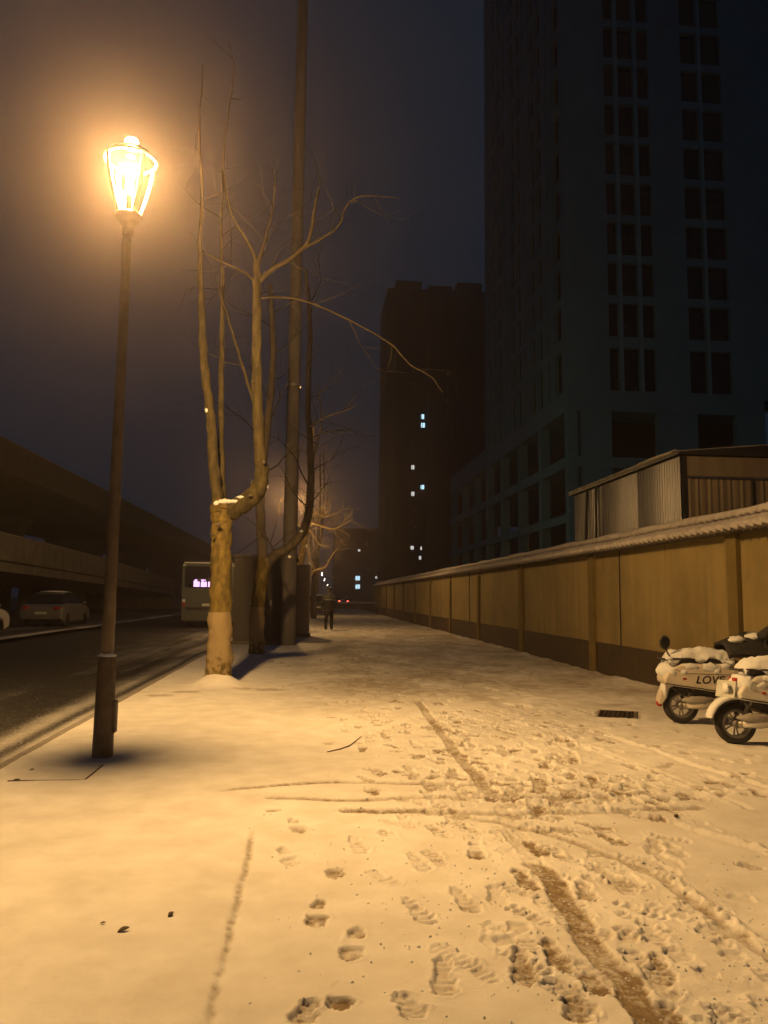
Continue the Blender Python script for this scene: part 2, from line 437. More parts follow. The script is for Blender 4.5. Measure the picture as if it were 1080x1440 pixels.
def track(pts, width=.05, depth=.02, worn=.5, ridge=.0, side=1, wob=.012, seed=0, fade=True):
    P = np.array([gnd(*p)[:2] for p in pts])
    seg = np.hypot(*np.diff(P, axis=0).T); S = np.concatenate([[0], np.cumsum(seg)])
    n = int(S[-1]/.012)+2; ss = np.linspace(0, S[-1], n)
    px = np.interp(ss, S, P[:, 0]); py = np.interp(ss, S, P[:, 1])
    k = np.exp(-.5*(np.arange(-20, 21)/8.)**2); k /= k.sum()
    px = np.convolve(np.pad(px, 20, 'edge'), k, 'valid'); py = np.convolve(np.pad(py, 20, 'edge'), k, 'valid')
    g = np.random.default_rng(seed+77)
    wv = np.interp(ss, np.linspace(0, S[-1], max(4, int(S[-1]/.13))), g.uniform(-1, 1, max(4, int(S[-1]/.13))))
    ww = np.interp(ss, np.linspace(0, S[-1], max(4, int(S[-1]/.3))), g.uniform(.45, 1.15, max(4, int(S[-1]/.3))))
    sl = patch(px.min()-.3, px.max()+.3, py.min()-.3, py.max()+.3)
    if sl is None: return
    X = XX[sl]; Y = YY[sl]
    best = np.full(X.shape, 9.); sg = np.zeros(X.shape); am = np.zeros(X.shape)
    for a in range(0, n-4, 4):
        ax, ay = px[a], py[a]; tx, ty = px[min(a+4, n-1)]-ax, py[min(a+4, n-1)]-ay
        l = math.hypot(tx, ty)+1e-9; tx /= l; ty /= l
        i0, i1 = np.searchsorted(xs[sl[1]], [ax-.22, ax+.22]); j0, j1 = np.searchsorted(ys[sl[0]], [ay-.25, ay+.25])
        s2 = (slice(j0, j1), slice(i0, i1))
        dx = X[s2]-ax; dy = Y[s2]-ay
        tt = np.clip(dx*tx+dy*ty, 0, l)
        ex = dx-tt*tx; ey = dy-tt*ty
        d = np.hypot(ex, ey); sd = np.sign(tx*dy-ty*dx)
        dd = d + wob*wv[a]*sd
        b = best[s2]; q = d < b
        b[q] = d[q]; sg[s2][q] = (dd*sd)[q]; am[s2][q] = ww[a]
    has = best < 8
    rag = np.abs(sg)+.012*FN[sl]
    ins = np.where(has, sstep(width*.5+.012, width*.5-.010, rag), 0)
    Z[sl] -= ins*np.minimum(depth, np.maximum(Z[sl]-SURF, 0))
    if ridge:
        Z[sl] += np.where(has, ridge*am*(.75+.8*FN[sl])*np.exp(-((sg*side+width*.5+.03)/.028)**2), 0)
    Wn[sl] = np.maximum(Wn[sl], ins*worn*am*np.clip(.95+.55*FW[sl], .2, 1.4))

# trodden strip along the middle of the pavement: many old prints, elongated lumps
mask = sstep(-.1, 1.3, XX)*sstep(5.0, 4.0, XX)*sstep(4.6, 7.0, YY)
lump = vnoise(xs, ys, .16, .10, 21)*.6 + vnoise(xs, ys, .07, .06, 22)*.4
lump2 = vnoise(xs, ys, .42, .13, 23)
right = sstep(1.6, 2.6, XX)*sstep(5.2, 6.2, YY)*sstep(13.0, 9.0, YY)*sstep(4.9, 3.6, XX)
Z += mask*.010*np.maximum(lump, -.2) + right*.020*np.maximum(lump2*.7+lump*.5, 0)
Wn = np.maximum(Wn, mask*np.clip(-lump*.9-.32, 0, .5)*(1-.6*right))
near_right = sstep(.75, 1.3, XX)*sstep(5.2, 4.2, YY)
Wn = np.maximum(Wn, near_right*np.clip(-lump*.7-.38, 0, .35)); Z += near_right*.005*lump
for k in range(760):
    yy = 5.6+22*random.random()**1.6
    xx = random.gauss(1.75, 1.05) if yy > 7 else random.gauss(2.0, .9)
    if xx < .15+.6*random.random() and yy < 12: continue
    if xx > 4.9: continue
    footprint(xx, yy, random.choice((math.pi/2, -math.pi/2))+random.gauss(.12, .4), L=random.uniform(.24, .31), worn=random.choice((.2, .45, .65, .9)), depth=random.uniform(.014, .028), tread=random.choice((0, 0, .5)), part=random.choice((0, 1, 2)), seed=k)
for k in range(120):
    footprint(random.triangular(.35, 2.6, 1.5), random.uniform(2.2, 5.6), random.choice((math.pi/2, -math.pi/2))+random.gauss(.2, .45), worn=random.choice((.12, .25, .4, .6)), depth=random.uniform(.006, .014), part=random.choice((0, 0, 1, 2)), tread=random.choice((0, .9, .9)), seed=k+700)
for k in range(70):
    footprint(random.triangular(.1, 3.2, 1.5), random.uniform(4.6, 9.5), random.choice((math.pi/2, -math.pi/2))+random.gauss(.15, .4), L=random.uniform(.26, .31), worn=random.choice((.6, .8, 1.0)), depth=.018, part=random.choice((0, 0, 1, 2)), tread=random.choice((0, .9)), seed=k+900)
# the prints one can pick out in the foreground (heel, toe)
for i, (h, t, wo, tr, pt) in enumerate([
    ((558,1252),(623,1314),.30,.9,0), ((570,1188),(611,1237),.25,.9,0), ((626,1234),(684,1300),.42,.4,0), ((470,1198),(473,1243),.70,0,1),
    ((450,1262),(444,1303),.72,0,2), ((507,1290),(487,1367),.50,0,2), ((481,1380),(478,1420),.80,0,1), ((623,1340),(626,1408),.35,.3,0),
    ((492,1172),(517,1206),.30,.9,0), ((395,1188),(414,1217),.45,.5,2), ((667,1180),(672,1210),.75,0,1), ((441,1402),(419,1440),.55,.4,0),
    ((410,1150),(424,1172),.5,0,2), ((724,1219),(752,1252),.75,0,0), ((737,1180),(770,1204),.8,0,0), ((767,1318),(796,1368),.85,0,0),
    ((728,1317),(743,1408),.62,.2,0), ((822,1364),(848,1400),.8,0,0), ((878,1306),(898,1360),.3,.3,2), ((922,1338),(936,1384),.65,.3,0),
    ((818,1238),(830,1268),.6,0,0), ((800,1400),(818,1440),.75,.2,0), ((932,1412),(949,1440),.85,0,0), ((378,1134),(386,1140),.6,0,1),
    ((520,1080),(543,1090),.85,0,1), ((900,1290),(930,1330),.3,.4,0), ((940,1185),(960,1205),.4,.2,2), ((905,1010+180),(960,1190+30),.25,.2,0),
    ((745,1160),(775,1172),.6,0,1), ((836,1215),(880,1245),.45,.3,0), ((700,1300),(715,1330),.3,.3,2), ((560,1395),(590,1432),.25,.5,0), ((1010,1320),(1040,1350),.25,.2,2)]):
    px_print(h, t, worn=min(1, wo*1.25), tread=tr, part=pt, depth=.026, seed=i*3+1)
# trampling plus painted lamplight falloff darkens the snow farther on
far_dim = sstep(7.5, 13, YY)*sstep(-1.2, .8, XX)*(.48+.25*vnoise(xs, ys, .5, .8, 91)+.2*vnoise(xs, ys, .12, .16, 92))
Wn = np.maximum(Wn, np.clip(far_dim, 0, .7))
# wheel tracks
track([(588,986),(612,1018),(640,1055),(668,1088),(692,1118)], .105, .016, .78, seed=1)
track([(705,1135),(735,1190),(760,1222)], .10, .010, .25, seed=2)
track([(752,1212),(780,1245),(806,1282),(839,1338),(872,1367),(917,1434),(925,1460)], .115, .022, 1.15, seed=3, wob=.02)
track([(310,1112),(380,1105),(450,1099),(540,1101),(660,1104),(836,1102)], 0.06, 0.007, 0.75, 0.01, side=-1, seed=4)
track([(375,1121),(500,1126),(540,1124),(600,1121),(747,1123),(860,1120)], 0.065, 0.008, 0.8, 0.011, side=-1, seed=5)
track([(478,1141),(540,1142),(584,1141),(718,1145),(860,1143),(990,1135)], 0.075, 0.009, 0.85, 0.012, side=-1, seed=6)
track([(584,1141),(638,1147),(706,1157),(759,1169),(830,1193),(880,1210),(925,1232)], 0.06, 0.009, 0.7, 0.01, side=-1, seed=7)
track([(925,1232),(965,1260),(1000,1285),(1080,1342),(1130,1380)], .055, .028, .85, .026, side=-1, seed=8)
track([(740,1128),(840,1142),(895,1144),(951,1160),(995,1175),(1062,1195),(1130,1222)], .05, .014, .15, .026, side=-1, seed=9)
track([(800,1020),(900,1050),(1000,1085),(1080,1110)], .05, .010, .12, .02, side=-1, seed=10)
track([(720,1010),(830,1050),(940,1090),(1060,1140)], .05, .010, .15, .02, side=1, seed=11)
track([(700,1060),(800,1085),(900,1098),(1060,1095)], .04, .010, .15, .016, side=1, seed=12)
# joint between two pavings, crumbly
jn = vnoise(xs, ys, .025, .035, 71)*.6+vnoise(xs, ys, .06, .16, 72)*.5
je = np.exp(-((XX+.315+.010*vnoise(xs, ys, 2., .22, 73))/.020)**2)*sstep(5.3, 4.6, YY)
Wn = np.maximum(Wn, np.clip(je*(.46+.55*jn), 0, .6)); Z -= je*(.008+.006*jn); Z -= .007*sstep(-.33, -.30, XX)*sstep(5.4, 4.4, YY)*sstep(.4, -.1, XX)
# bare soil round the first tree, scuffs, thin snow by the wall
def blot(x, y, rx, ry, worn, depth, seed=0):
    sl = patch(x-rx*1.6, x+rx*1.6, y-ry*1.6, y+ry*1.6)
    if sl is None: return
    d = np.hypot((XX[sl]-x)/rx, (YY[sl]-y)/ry) + .35*vnoise(xs[sl[1]], ys[sl[0]], rx*.4, ry*.4, seed)
    k = sstep(1.1, .6, d)
    Z[sl] -= k*np.minimum(depth, np.maximum(Z[sl]-SURF, 0)); Wn[sl] = np.maximum(Wn[sl], k*worn)
for q, (rx, ry) in (((380, 969), (.32, .22)), ((345, 968), (.2, .16)), ((262, 972), (.3, .18)), ((225, 977), (.22, .14))):
    g = gnd(*q); blot(g[0], g[1], rx, ry, .5, .02, int(q[0]))
g = gnd(866, 990); blot(g[0], g[1], .34, .12, .6, .02, 3)
GR = gnd(869, 1004); GA = R(-24)
gu = (XX-GR[0])*math.cos(GA)+(YY-GR[1])*math.sin(GA); gv = -(XX-GR[0])*math.sin(GA)+(YY-GR[1])*math.cos(GA)
ge = np.maximum(np.abs(gu)-.22, np.abs(gv)-.30)
Z = np.where(ge < .10, np.minimum(Z, .012+.1*np.maximum(ge, 0)), Z); Z = np.where(ge < -.02, -.09, Z); Wn = np.maximum(Wn, sstep(.09, .0, ge+.04*lump)*.8)
# drift along the wall foot and snow heaped at the tree foot and lamp post
Z += .05*sstep(WX-.35, WX, XX)*(.6+.5*vnoise(xs, ys, .3, .35, 31))
def heap(x, y, r, h):
    sl = patch(x-r*2, x+r*2, y-r*2, y+r*2)
    d = np.hypot(XX[sl]-x, YY[sl]-y)/r
    Z[sl] += h*np.exp(-d*d*1.4)
heap(-1.44, 12.90, .36, .24); heap(-1.23, 19.04, .36, .10)
LX, LY = -1.78, 7.23
heap(LX, LY, .15, .03)
# sunken square access cover by the lamp post
CV = (-2.29, -1.71, 6.45, 7.01)
edge = np.maximum.reduce([CV[0]-XX, XX-CV[1], CV[2]-YY, YY-CV[3]])
Z -= .016*sstep(.012, -.004, edge)
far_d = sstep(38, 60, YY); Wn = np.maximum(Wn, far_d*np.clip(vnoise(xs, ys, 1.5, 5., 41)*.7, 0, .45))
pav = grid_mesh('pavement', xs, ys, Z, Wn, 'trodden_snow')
tag(pav, 'wide snowy pavement with footprints and wheel tracks', kind='structure')

# road with slush
rxs = np.arange(-9.6, KX-.10, .045)
rys = [-12., -8., -5., -2., 0., 2., 3.]
y = 4.
while y < 150: rys.append(y); y += max(.035, .010*y)
rys = np.array(rys)
RX, RY = np.meshgrid(rxs, rys)
st = vnoise(rxs, rys, .28, 5., 51)*.6+vnoise(rxs, rys, .12, 2.2, 52)*.3
mot = vnoise(rxs, rys, .5, .9, 53)*.6 + vnoise(rxs, rys, .18, .3, 54)*.4
cover = np.clip(-.04+.38*st*sstep(-6, -4, RX)+.14*mot+.55*sstep(-3.8, -2.9, RX)-.1*sstep(-5, -8, RX) + .28*sstep(14, 26, RY)*sstep(-7, -4, RX), 0, 1)
for xc, wdt in ((-2.95, .10), (-3.55, .14)):
    cover *= 1-.85*np.exp(-((RX-xc-.05*vnoise(rxs, rys, 3, 2.5, int(-xc*100)))/wdt)**2)
RZ = -.12 + .03*np.clip(cover-.3, 0, 1) + .004*mot
road = grid_mesh('road', rxs, rys, RZ, 1-np.clip(cover*.9, 0, .92), 'slushy_road')
tag(road, 'dark wet road with streaks of slush', kind='structure')
k0 = MB().box(-.10, -.004, 0, .985, -.2, .012).build('kerb_stone', 'kerb_stone', bev=.012)
kerb = empty('kerb', (KX, 2.0, 0)); tag(kerb, 'stone kerb between pavement and road', kind='structure')
k0.parent = kerb
for i in range(1, 78): share(k0, (0, i*.99, 0), kerb)
# verge beyond the road
vx = np.arange(-60., -9.55, .30); vy = np.arange(-20., 170., .5)
VX, VY = np.meshgrid(vx, vy)
vz = .0 + .02*vnoise(vx, vy, 1.1, 1.2, 61)
vc = np.clip(.10+.75*np.exp(-((VX+9.8)/.33)**2) + .30*vnoise(vx, vy, 1.2, 2.0, 62)*sstep(-15, -10, VX), 0, 1)
vg = grid_mesh('verge', vx, vy, vz, 1-vc*.9, 'slushy_road'); tag(vg, 'bare parking verge beyond the road with a snowy edge', kind='structure')

# ------------------------------------------------------------------ yard wall on the right
WY0, WY1 = 2.5, 68.0
wall = empty('yard_wall', (WX, WY0, 0))
tag(wall, 'long ochre plaster yard wall with brown plinth and snowy tiled coping', 'wall')
WL = WY1-WY0
mb = MB(); mb.box(0, .24, 0, WL, .0, 2.36); mb.build('panel', 'plaster', wall)
mb = MB(); mb.box(-.02, -.0005, 0, WL, -.05, .62); mb.build('plinth', 'plinth', wall)
PIL = [9.91-5.3+5.3*k for k in range(12)]
p0 = None
for k, yy in enumerate(PIL):
    if p0 is None:
        p0 = MB().box(-.075, -.001, -.125, .125, -.05, 2.34).build('pilaster', 'pilaster', wall, bev=.008)
        p0.location = (0, yy-WY0, 0)
    else: share(p0, (0, yy-WY0, 0), wall)
for yy in (13.82, 27.39):
    MB().tube([(-.016, yy-WY0, 2.33), (-.016, yy-WY0+.02, 1.5), (-.014, yy-WY0+.01, .9), (-.016, yy-WY0+.03, .45)], .011, 6).build('cable', 'dark_metal', wall)
# coping: boards, round tiles down the slope, ridge tiles, snow on top
mb = MB(); mb.prism([(-.20, 2.335), (.44, 2.335), (.44, 2.36), (.17, 2.53), (.07, 2.53), (-.20, 2.36)], 0, WL); mb.build('coping_bed', 'roof_tile', wall)
PT = .177
def tile_mesh(b, y):
    n = 6; vs = []; fs = []
    for (x, z) in ((-.245, 2.345), (.06, 2.535)):
        for k in range(n+1):
            a = math.pi*k/n
            vs.append((x-.0*math.sin(a), y+.058*math.cos(a), z+.052*math.sin(a)))
    for k in range(n): fs.append((k, k+1, k+n+2, k+n+1))
    fs.append(tuple(range(n+1)))
    vs2 = [(-.242, y+.058, 2.348), (-.242, y+.058+.06, 2.30), (-.242, y+PT-.058, 2.348)]   # pointed drip tile in the valley
    b.add(vs, fs); b.add(vs2, [(0, 1, 2), (2, 1, 0)])
    b.add([(-.242, y+.058, 2.348), (-.242, y+PT-.058, 2.348), (.06, y+PT-.058, 2.528), (.06, y+.058, 2.528)], [(0, 1, 2, 3)])
tb = MB(); tile_mesh(tb, 0); t0 = tb.build('tile', 'roof_tile', wall, loc=(0, 5.8, 0))
y0t = 5.8; nt_ = 0
while y0t+PT*(nt_+1) < 53-WY0 and nt_ < 285:
    nt_ += 1; share(t0, (0, y0t+PT*nt_, 0), wall)
tb = MB(); yy = y0t-PT
while yy > .1: tile_mesh(tb, yy); yy -= PT
yy = y0t+PT*(nt_+1)
while yy < WL-.2: tile_mesh(tb, yy); yy += PT
tag(tb.build('tile_run', 'roof_tile', wall), kind='stuff')
rb = MB(); rb.prism([(.035, 2.53), (.045, 2.575), (.08, 2.605), (.12, 2.612), (.16, 2.605), (.195, 2.575), (.205, 2.53)], 0, .35)
rt0 = rb.build('ridge_tile', 'roof_tile', wall, loc=(0, 5.8, 0), bev=.01)
for i in range(1, 130): share(rt0, (0, 5.8+.355*i, 0), wall)
def snow_strip(f, y0, y1, step, name):
    # f(y) -> list of (x, z) across; a continuous snow skin
    n = int((y1-y0)/step)+1; vs = []; fs = []; mW = 0
    for i in range(n):
        y = y0+i*step; c = f(y); mW = len(c)
        vs += [(x, y, z) for x, z in c]
    for i in range(n-1):
        for k in range(mW-1):
            a = i*mW+k; fs.append((a, a+1, a+mW+1, a+mW))
    fs.append(tuple(range(mW))); fs.append(tuple(reversed(range((n-1)*mW, n*mW))))
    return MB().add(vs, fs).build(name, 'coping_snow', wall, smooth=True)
_rn = np.random.default_rng(9).uniform(0, 1, 4000)
def rn1(y, s, k):
    u = y/s; i = int(math.floor(u)); f = u-i; f = f*f*(3-2*f)
    return _rn[(i+k*517) % 4000]*(1-f)+_rn[(i+1+k*517) % 4000]*f
def slope_snow(y):
    ph = math.cos(2*math.pi*(y-y0t)/PT)                   # +1 on a round tile
    lump = .5+.5*ph
    t = .030+.025*rn1(y, .6, 1)
    hang = .012+.030*lump*(.6+.7*rn1(y, .21, 2))
    lo = 2.352+.048*lump
    out = []
    xe = -.200-.070*lump-.012*rn1(y, .13, 3)
    out += [(xe+.03, lo-.02+.0*t), (xe-.012, lo+.002-hang*.35), (xe-.018, lo+.02+t*.3), (xe+.03, lo+.045+t*.5)]
    for q in (.25, .5, .72):
        out.append((-.20+q*.25, 2.385+q*.155+.035*lump*(1-q*.4)+t))
    top = .020*(rn1(y, .177, 5))
    out += [(.004, 2.508+t*.6-top-.016*ph), (.012, 2.47)]
    return out
def ridge_snow(y):
    t = .035+.035*rn1(y, .8, 6)
    ph = math.cos(2*math.pi*(y-y0t)/PT)
    e = .014*ph+.014*rn1(y, .15, 7)
    return [(.055, 2.578-e), (.018, 2.582-e), (.020, 2.605+t*.4), (.055, 2.625+t), (.12, 2.635+t*1.05), (.18, 2.62+t), (.215, 2.60+t*.4), (.20, 2.57)]
snow_strip(slope_snow, 3.0, WL-.1, .0295, 'slope_snow')
snow_strip(ridge_snow, 3.0, WL-.1, .0295, 'ridge_snow')

# ------------------------------------------------------------------ sheet-metal shed behind the wall
shed = empty('sheet_metal_shed', (8.0, 16.2, -.2)); tag(shed, 'corrugated sheet metal shed behind the yard wall with snowy roof edge', 'shed')
def corrugated(b, y0, y1, z0, z1, pitch=.125, amp=.016, x=0):
    n = int((y1-y0)/pitch*6); vs = []; fs = []
    for i in range(n+1):
        y = y0+(y1-y0)*i/n; ph = (y/pitch) % 1
        d = amp*max(-1, min(1, 2.2*math.cos(2*math.pi*ph)))
        vs += [(x-d, y, z0), (x-d, y, z1)]
    for i in range(n): fs.append((2*i, 2*i+1, 2*i+3, 2*i+2))
    b.add(vs, fs)
for k in range(3):
    b = MB(); corrugated(b, k*2.31, k*2.31+2.30, 0, 4.78, x=.003*k); b.build('side_sheet', 'sheet_metal', shed)
MB().box(.03, .13, -.02, .10, 0, 4.80).build('corner_post', 'dark_metal', shed)
for k in range(4):
    b = MB(); x0 = .14+k*1.5
    n = 26
    vs = []; fs = []
    for i in range(n+1):
        x = x0+1.49*i/n; d = .012*math.cos(2*math.pi*i/2.6)
        vs += [(x, d, 0), (x, d, 4.30)]
    for i in range(n): fs.append((2*i, 2*i+2, 2*i+3, 2*i+1))
    b.add(vs, fs); b.build('front_sheet', 'sheet_brown', shed)
for k in range(1, 4): MB().box(.11+k*1.5, .15+k*1.5, -.05, -.015, 0, 4.28).build('front_post', 'dark_metal', shed)
MB().box(.14, 6.2, -.06, -.02, 4.29, 4.34).build('front_rail', 'sheet_metal', shed)
MB().box(.14, 6.2, -.02, .02, 4.35, 4.78).build('fascia_board', 'sheet_brown', shed)
rf = MB(); rf.prism([(-.12, 4.80), (6.4, 4.80), (6.4, 4.86), (3.0, 5.15), (-.12, 4.86)], -.15, 7.1); rf = rf.build('roof', 'dark_metal', shed)
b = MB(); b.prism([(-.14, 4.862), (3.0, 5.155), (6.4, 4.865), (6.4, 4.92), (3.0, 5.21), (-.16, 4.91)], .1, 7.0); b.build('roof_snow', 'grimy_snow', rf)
for q in ((4.9, 5.0), (5.6, 6.15)):
    MB().tube([(-.07, q[0], 4.9), (-.09, (q[0]+q[1])/2, 2.6), (-.10, q[1], 0.1)], .035, 6).build('strap', 'dark_metal', shed)
MB().tube([(-.14, -.1, 4.9), (-.14, 1.3, 4.93), (-.14, 2.4, 4.9)], .012, 5).build('roof_wire', 'steel', shed)

# ------------------------------------------------------------------ tall block on the right
TX0, TX1, TY0, TY1 = 17.56, 33.9, 52.0, 77.3
tower = empty('tower_block', (TX0, TY0, -.2)); tag(tower, 'tall dark concrete tower block with rows of black windows behind the shed', 'building')
Z_BASE = 15.9
rows = [(16.25, 19.34)] + [(20.17+3.03*k, 22.62+3.03*k) for k in range(18)]
ZT = rows[-1][1]+1.2
def facade(b, cols, rows, u0, u1, z0, z1, place, depth=.28):
    # wall with real openings: pieces between openings, plus reveals
    us = sorted(set([u0, u1]+[q for c in cols for q in c])); zs = sorted(set([z0, z1]+[q for r in rows for q in r]))
    def hole(u, z):
        return any(a < u < c for a, c in cols) and any(a < z < c for a, c in rows)
    for i in range(len(us)-1):
        for j in range(len(zs)-1):
            um, zm = (us[i]+us[i+1])/2, (zs[j]+zs[j+1])/2
            a, c, d, e = us[i], us[i+1], zs[j], zs[j+1]
            if not hole(um, zm):
                b.add([place(a, d, 0), place(c, d, 0), place(c, e, 0), place(a, e, 0)], [(0, 1, 2, 3)])
            else:
                o = [place(a, d, 0), place(c, d, 0), place(c, e, 0), place(a, e, 0)]; n = [place(a, d, depth), place(c, d, depth), place(c, e, depth), place(a, e, depth)]
                b.add(o+n, [(0, 4, 5, 1), (1, 5, 6, 2), (2, 6, 7, 3), (3, 7, 4, 0)])
fcols = [(3.14, 3.87), (4.19, 5.34), (5.66, 6.56), (9.06, 10.35), (10.62, 12.18)]
b = MB(); facade(b, fcols, rows, 0, TX1-TX0, Z_BASE, ZT, lambda u, z, d: (u, d, z)); b.build('front_wall', 'tower_wall', tower)
scols = [(1.0, 2.6), (3.6, 4.3), (5.6, 6.9), (7.6, 8.9), (10.2, 10.9), (11.8, 13.2), (13.9, 15.3), (17.0, 17.8), (18.8, 20.2), (21.0, 22.3), (23.4, 24.4)]
b = MB(); facade(b, scols, rows, 0, TY1-TY0, Z_BASE, ZT, lambda u, z, d: (d, u, z)); b.build('side_wall', 'tower_wall', tower)
b = MB(); b.box(.0, TX1-TX0, TY1-TY0, TY1-TY0+.3, Z_BASE, ZT); b.box(TX1-TX0, TX1-TX0+.3, 0, TY1-TY0+.3, Z_BASE, ZT); b.build('rear_wall', 'tower_wall', tower)
MB().box(-.2, TX1-TX0+.5, -.2, TY1-TY0+.5, ZT, ZT+.4).build('roof', 'dark_concrete', tower)
cache = {}
def window(kind, w, h, loc):
    k = (kind, round(w, 2), round(h, 2))
    if k not in cache:
        fr = MB(); f = .06
        if kind == 'f':
            fr.box(0, w, 0, .06, 0, f); fr.box(0, w, 0, .06, h-f, h); fr.box(0, f, 0, .06, f, h-f); fr.box(w-f, w, 0, .06, f, h-f)
            pn = MB().add([(f, .03, f), (w-f, .03, f), (w-f, .03, h-f), (f, .03, h-f)], [(0, 1, 2, 3)])
        else:
            fr.box(0, .06, 0, w, 0, f); fr.box(0, .06, 0, w, h-f, h); fr.box(0, .06, 0, f, f, h-f); fr.box(0, .06, w-f, w, f, h-f)
            pn = MB().add([(.03, f, f), (.03, w-f, f), (.03, w-f, h-f), (.03, f, h-f)], [(0, 3, 2, 1)])
        o = fr.build('window', 'dark_metal', tower); p = pn.build('pane', 'dark_glass', o)
        cache[k] = (o, p)
        o.location = loc; return
    o, p = cache[k]
    c = share(o, loc, tower); share(p, (0, 0, 0), c)
for (z0, z1) in rows:
    for (a, c) in fcols: window('f', c-a, z1-z0, (a, .28, z0))
    for (a, c) in scols: window('s', c-a, z1-z0, (.28, a, z0))
for (z0, z1) in rows[1:]:
    pass
# white mullion posts between the front windows, proud of the wall
for a, c in ((3.89, 4.17), (5.36, 5.64), (10.37, 10.60)):
    MB().box(a, c, -.06, -.003, 16.1, ZT).build('mullion_post', 'tower_trim', tower)
# open concrete frame below: columns, slabs, dark back wall
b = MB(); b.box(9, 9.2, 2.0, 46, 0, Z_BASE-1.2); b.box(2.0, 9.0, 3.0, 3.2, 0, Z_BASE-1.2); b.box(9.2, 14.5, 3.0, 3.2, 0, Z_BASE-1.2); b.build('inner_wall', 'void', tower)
for z, h in ((Z_BASE-1.15, 1.15), (10.75, .75), (6.9, .6), (3.2, .5)):
    MB().box(0, 14.5, .0, 46, z, z+h-.003).build('floor_slab', 'tower_wall', tower)
cl = None
for yy in (0.02, 6.4, 12.6, 18.8, 24.9, 31, 37.5, 44.5):
    for zz, hh in ((11.5, 3.24), (7.5, 3.24), (3.7, 3.19), (0, 3.19)):
        MB().box(.05, .75, yy, yy+.75, zz, zz+hh).build('column', 'tower_wall', tower)
for xx, ww in ((1.0, 2.2), (6.6, 2.9), (12.4, 2.1)):
    for zz, hh in ((11.5, 3.24), (7.5, 3.24), (3.7, 3.19), (0, 3.19)):
        MB().box(xx, xx+ww, .02, .6, zz, zz+hh).build('column', 'tower_wall', tower)
MB().box(.02, 14.5, 25.9, 46, Z_BASE+.002, Z_BASE+.9).build('podium_parapet', 'tower_wall', tower)
MB().tube([(-.3, 9.0, 0), (-.3, 9.0, 7.6)], .05, 6).build('site_pipe', 'steel', tower)

# ------------------------------------------------------------------ far towers with a few lit windows
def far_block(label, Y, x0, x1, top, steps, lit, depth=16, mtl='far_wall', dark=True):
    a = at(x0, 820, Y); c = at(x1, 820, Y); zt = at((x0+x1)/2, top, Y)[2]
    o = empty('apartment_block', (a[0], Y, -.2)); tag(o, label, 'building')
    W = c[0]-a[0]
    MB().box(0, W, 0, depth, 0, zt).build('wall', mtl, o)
    for (s0, s1, st, pr) in steps:
        xa = at(s0, 700, Y)[0]-a[0]; xb = at(s1, 700, Y)[0]-a[0]; zz = at((s0+s1)/2, st, Y)[2]
        MB().box(xa, xb, -pr, depth-.5, 0, zz).build('bay', mtl, o)
    for (px, py, wpx, hpx, mt) in lit:
        q = at(px, py, Y); ww = wpx/FPX*Y/2; hh = hpx/FPX*Y/2
        x = q[0]-a[0]; z = q[2]+.2
        pr = max([p for (s0, s1, st, p) in steps if s0 <= px <= s1 and st < py] + [0])
        f = MB(); f.box(x-ww-.12, x+ww+.12, -pr-.05, -pr-.002, z-hh-.12, z-hh); f.box(x-ww-.12, x+ww+.12, -pr-.05, -pr-.002, z+hh, z+hh+.12)
        f.box(x-ww-.12, x-ww, -pr-.05, -pr-.002, z-hh, z+hh); f.box(x+ww, x+ww+.12, -pr-.05, -pr-.002, z-hh, z+hh); f.box(x-.05, x+.05, -pr-.05, -pr-.002, z-hh, z+hh)
        f = f.build('window', 'dark_metal', o)
        MB().add([(x-ww, -pr-.02, z-hh), (x+ww, -pr-.02, z-hh), (x+ww, -pr-.02, z+hh), (x-ww, -pr-.02, z+hh)], [(0, 1, 2, 3)]).build('pane', mt, f)
    if dark:
        f0 = None; n = 0
        fl = int(zt/3.0)
        for k in range(2, fl):
            for j in range(int(W/3.4)):
                x = 1.2+3.4*j; z = 3.0*k
                px_ok = not any(abs((at(px, py, Y)[0]-a[0])-x-.6) < 2.0 and abs(at(px, py, Y)[2]+.2-z-.7) < 2.0 for px, py, *_ in lit)
                s = [(at(s0, 700, Y)[0]-a[0], at(s1, 700, Y)[0]-a[0], at((s0+s1)/2, st, Y)[2], p) for s0, s1, st, p in steps]
                pr = max([p for xa, xb, zz, p in s if xa < x+.6 < xb and z+1.4 < zz]+[0])
                if not px_ok or any(abs(x-xa) < 1.4 or abs(x-xb) < 1.4 for xa, xb, zz, p in s): continue
                if f0 is None: f0 = MB().box(0, 1.2, -.06, -.004, 0, 1.4).build('window', 'dark_glass', o, loc=(x, -pr, z))
                else: share(f0, (x, -pr, z), o)
    return o
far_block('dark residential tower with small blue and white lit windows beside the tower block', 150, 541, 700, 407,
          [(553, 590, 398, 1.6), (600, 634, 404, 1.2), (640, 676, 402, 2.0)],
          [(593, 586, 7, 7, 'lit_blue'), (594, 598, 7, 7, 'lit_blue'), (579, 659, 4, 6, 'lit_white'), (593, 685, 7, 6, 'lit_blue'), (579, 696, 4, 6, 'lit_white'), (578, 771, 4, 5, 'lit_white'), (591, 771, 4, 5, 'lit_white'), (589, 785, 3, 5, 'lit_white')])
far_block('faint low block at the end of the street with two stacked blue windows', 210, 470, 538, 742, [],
          [(503, 813, 6, 6, 'lit_blue'), (503, 825, 6, 6, 'lit_blue'), (505, 774, 3, 3, 'lit_white'), (529, 812, 2.5, 3, 'lit_white')], depth=20)

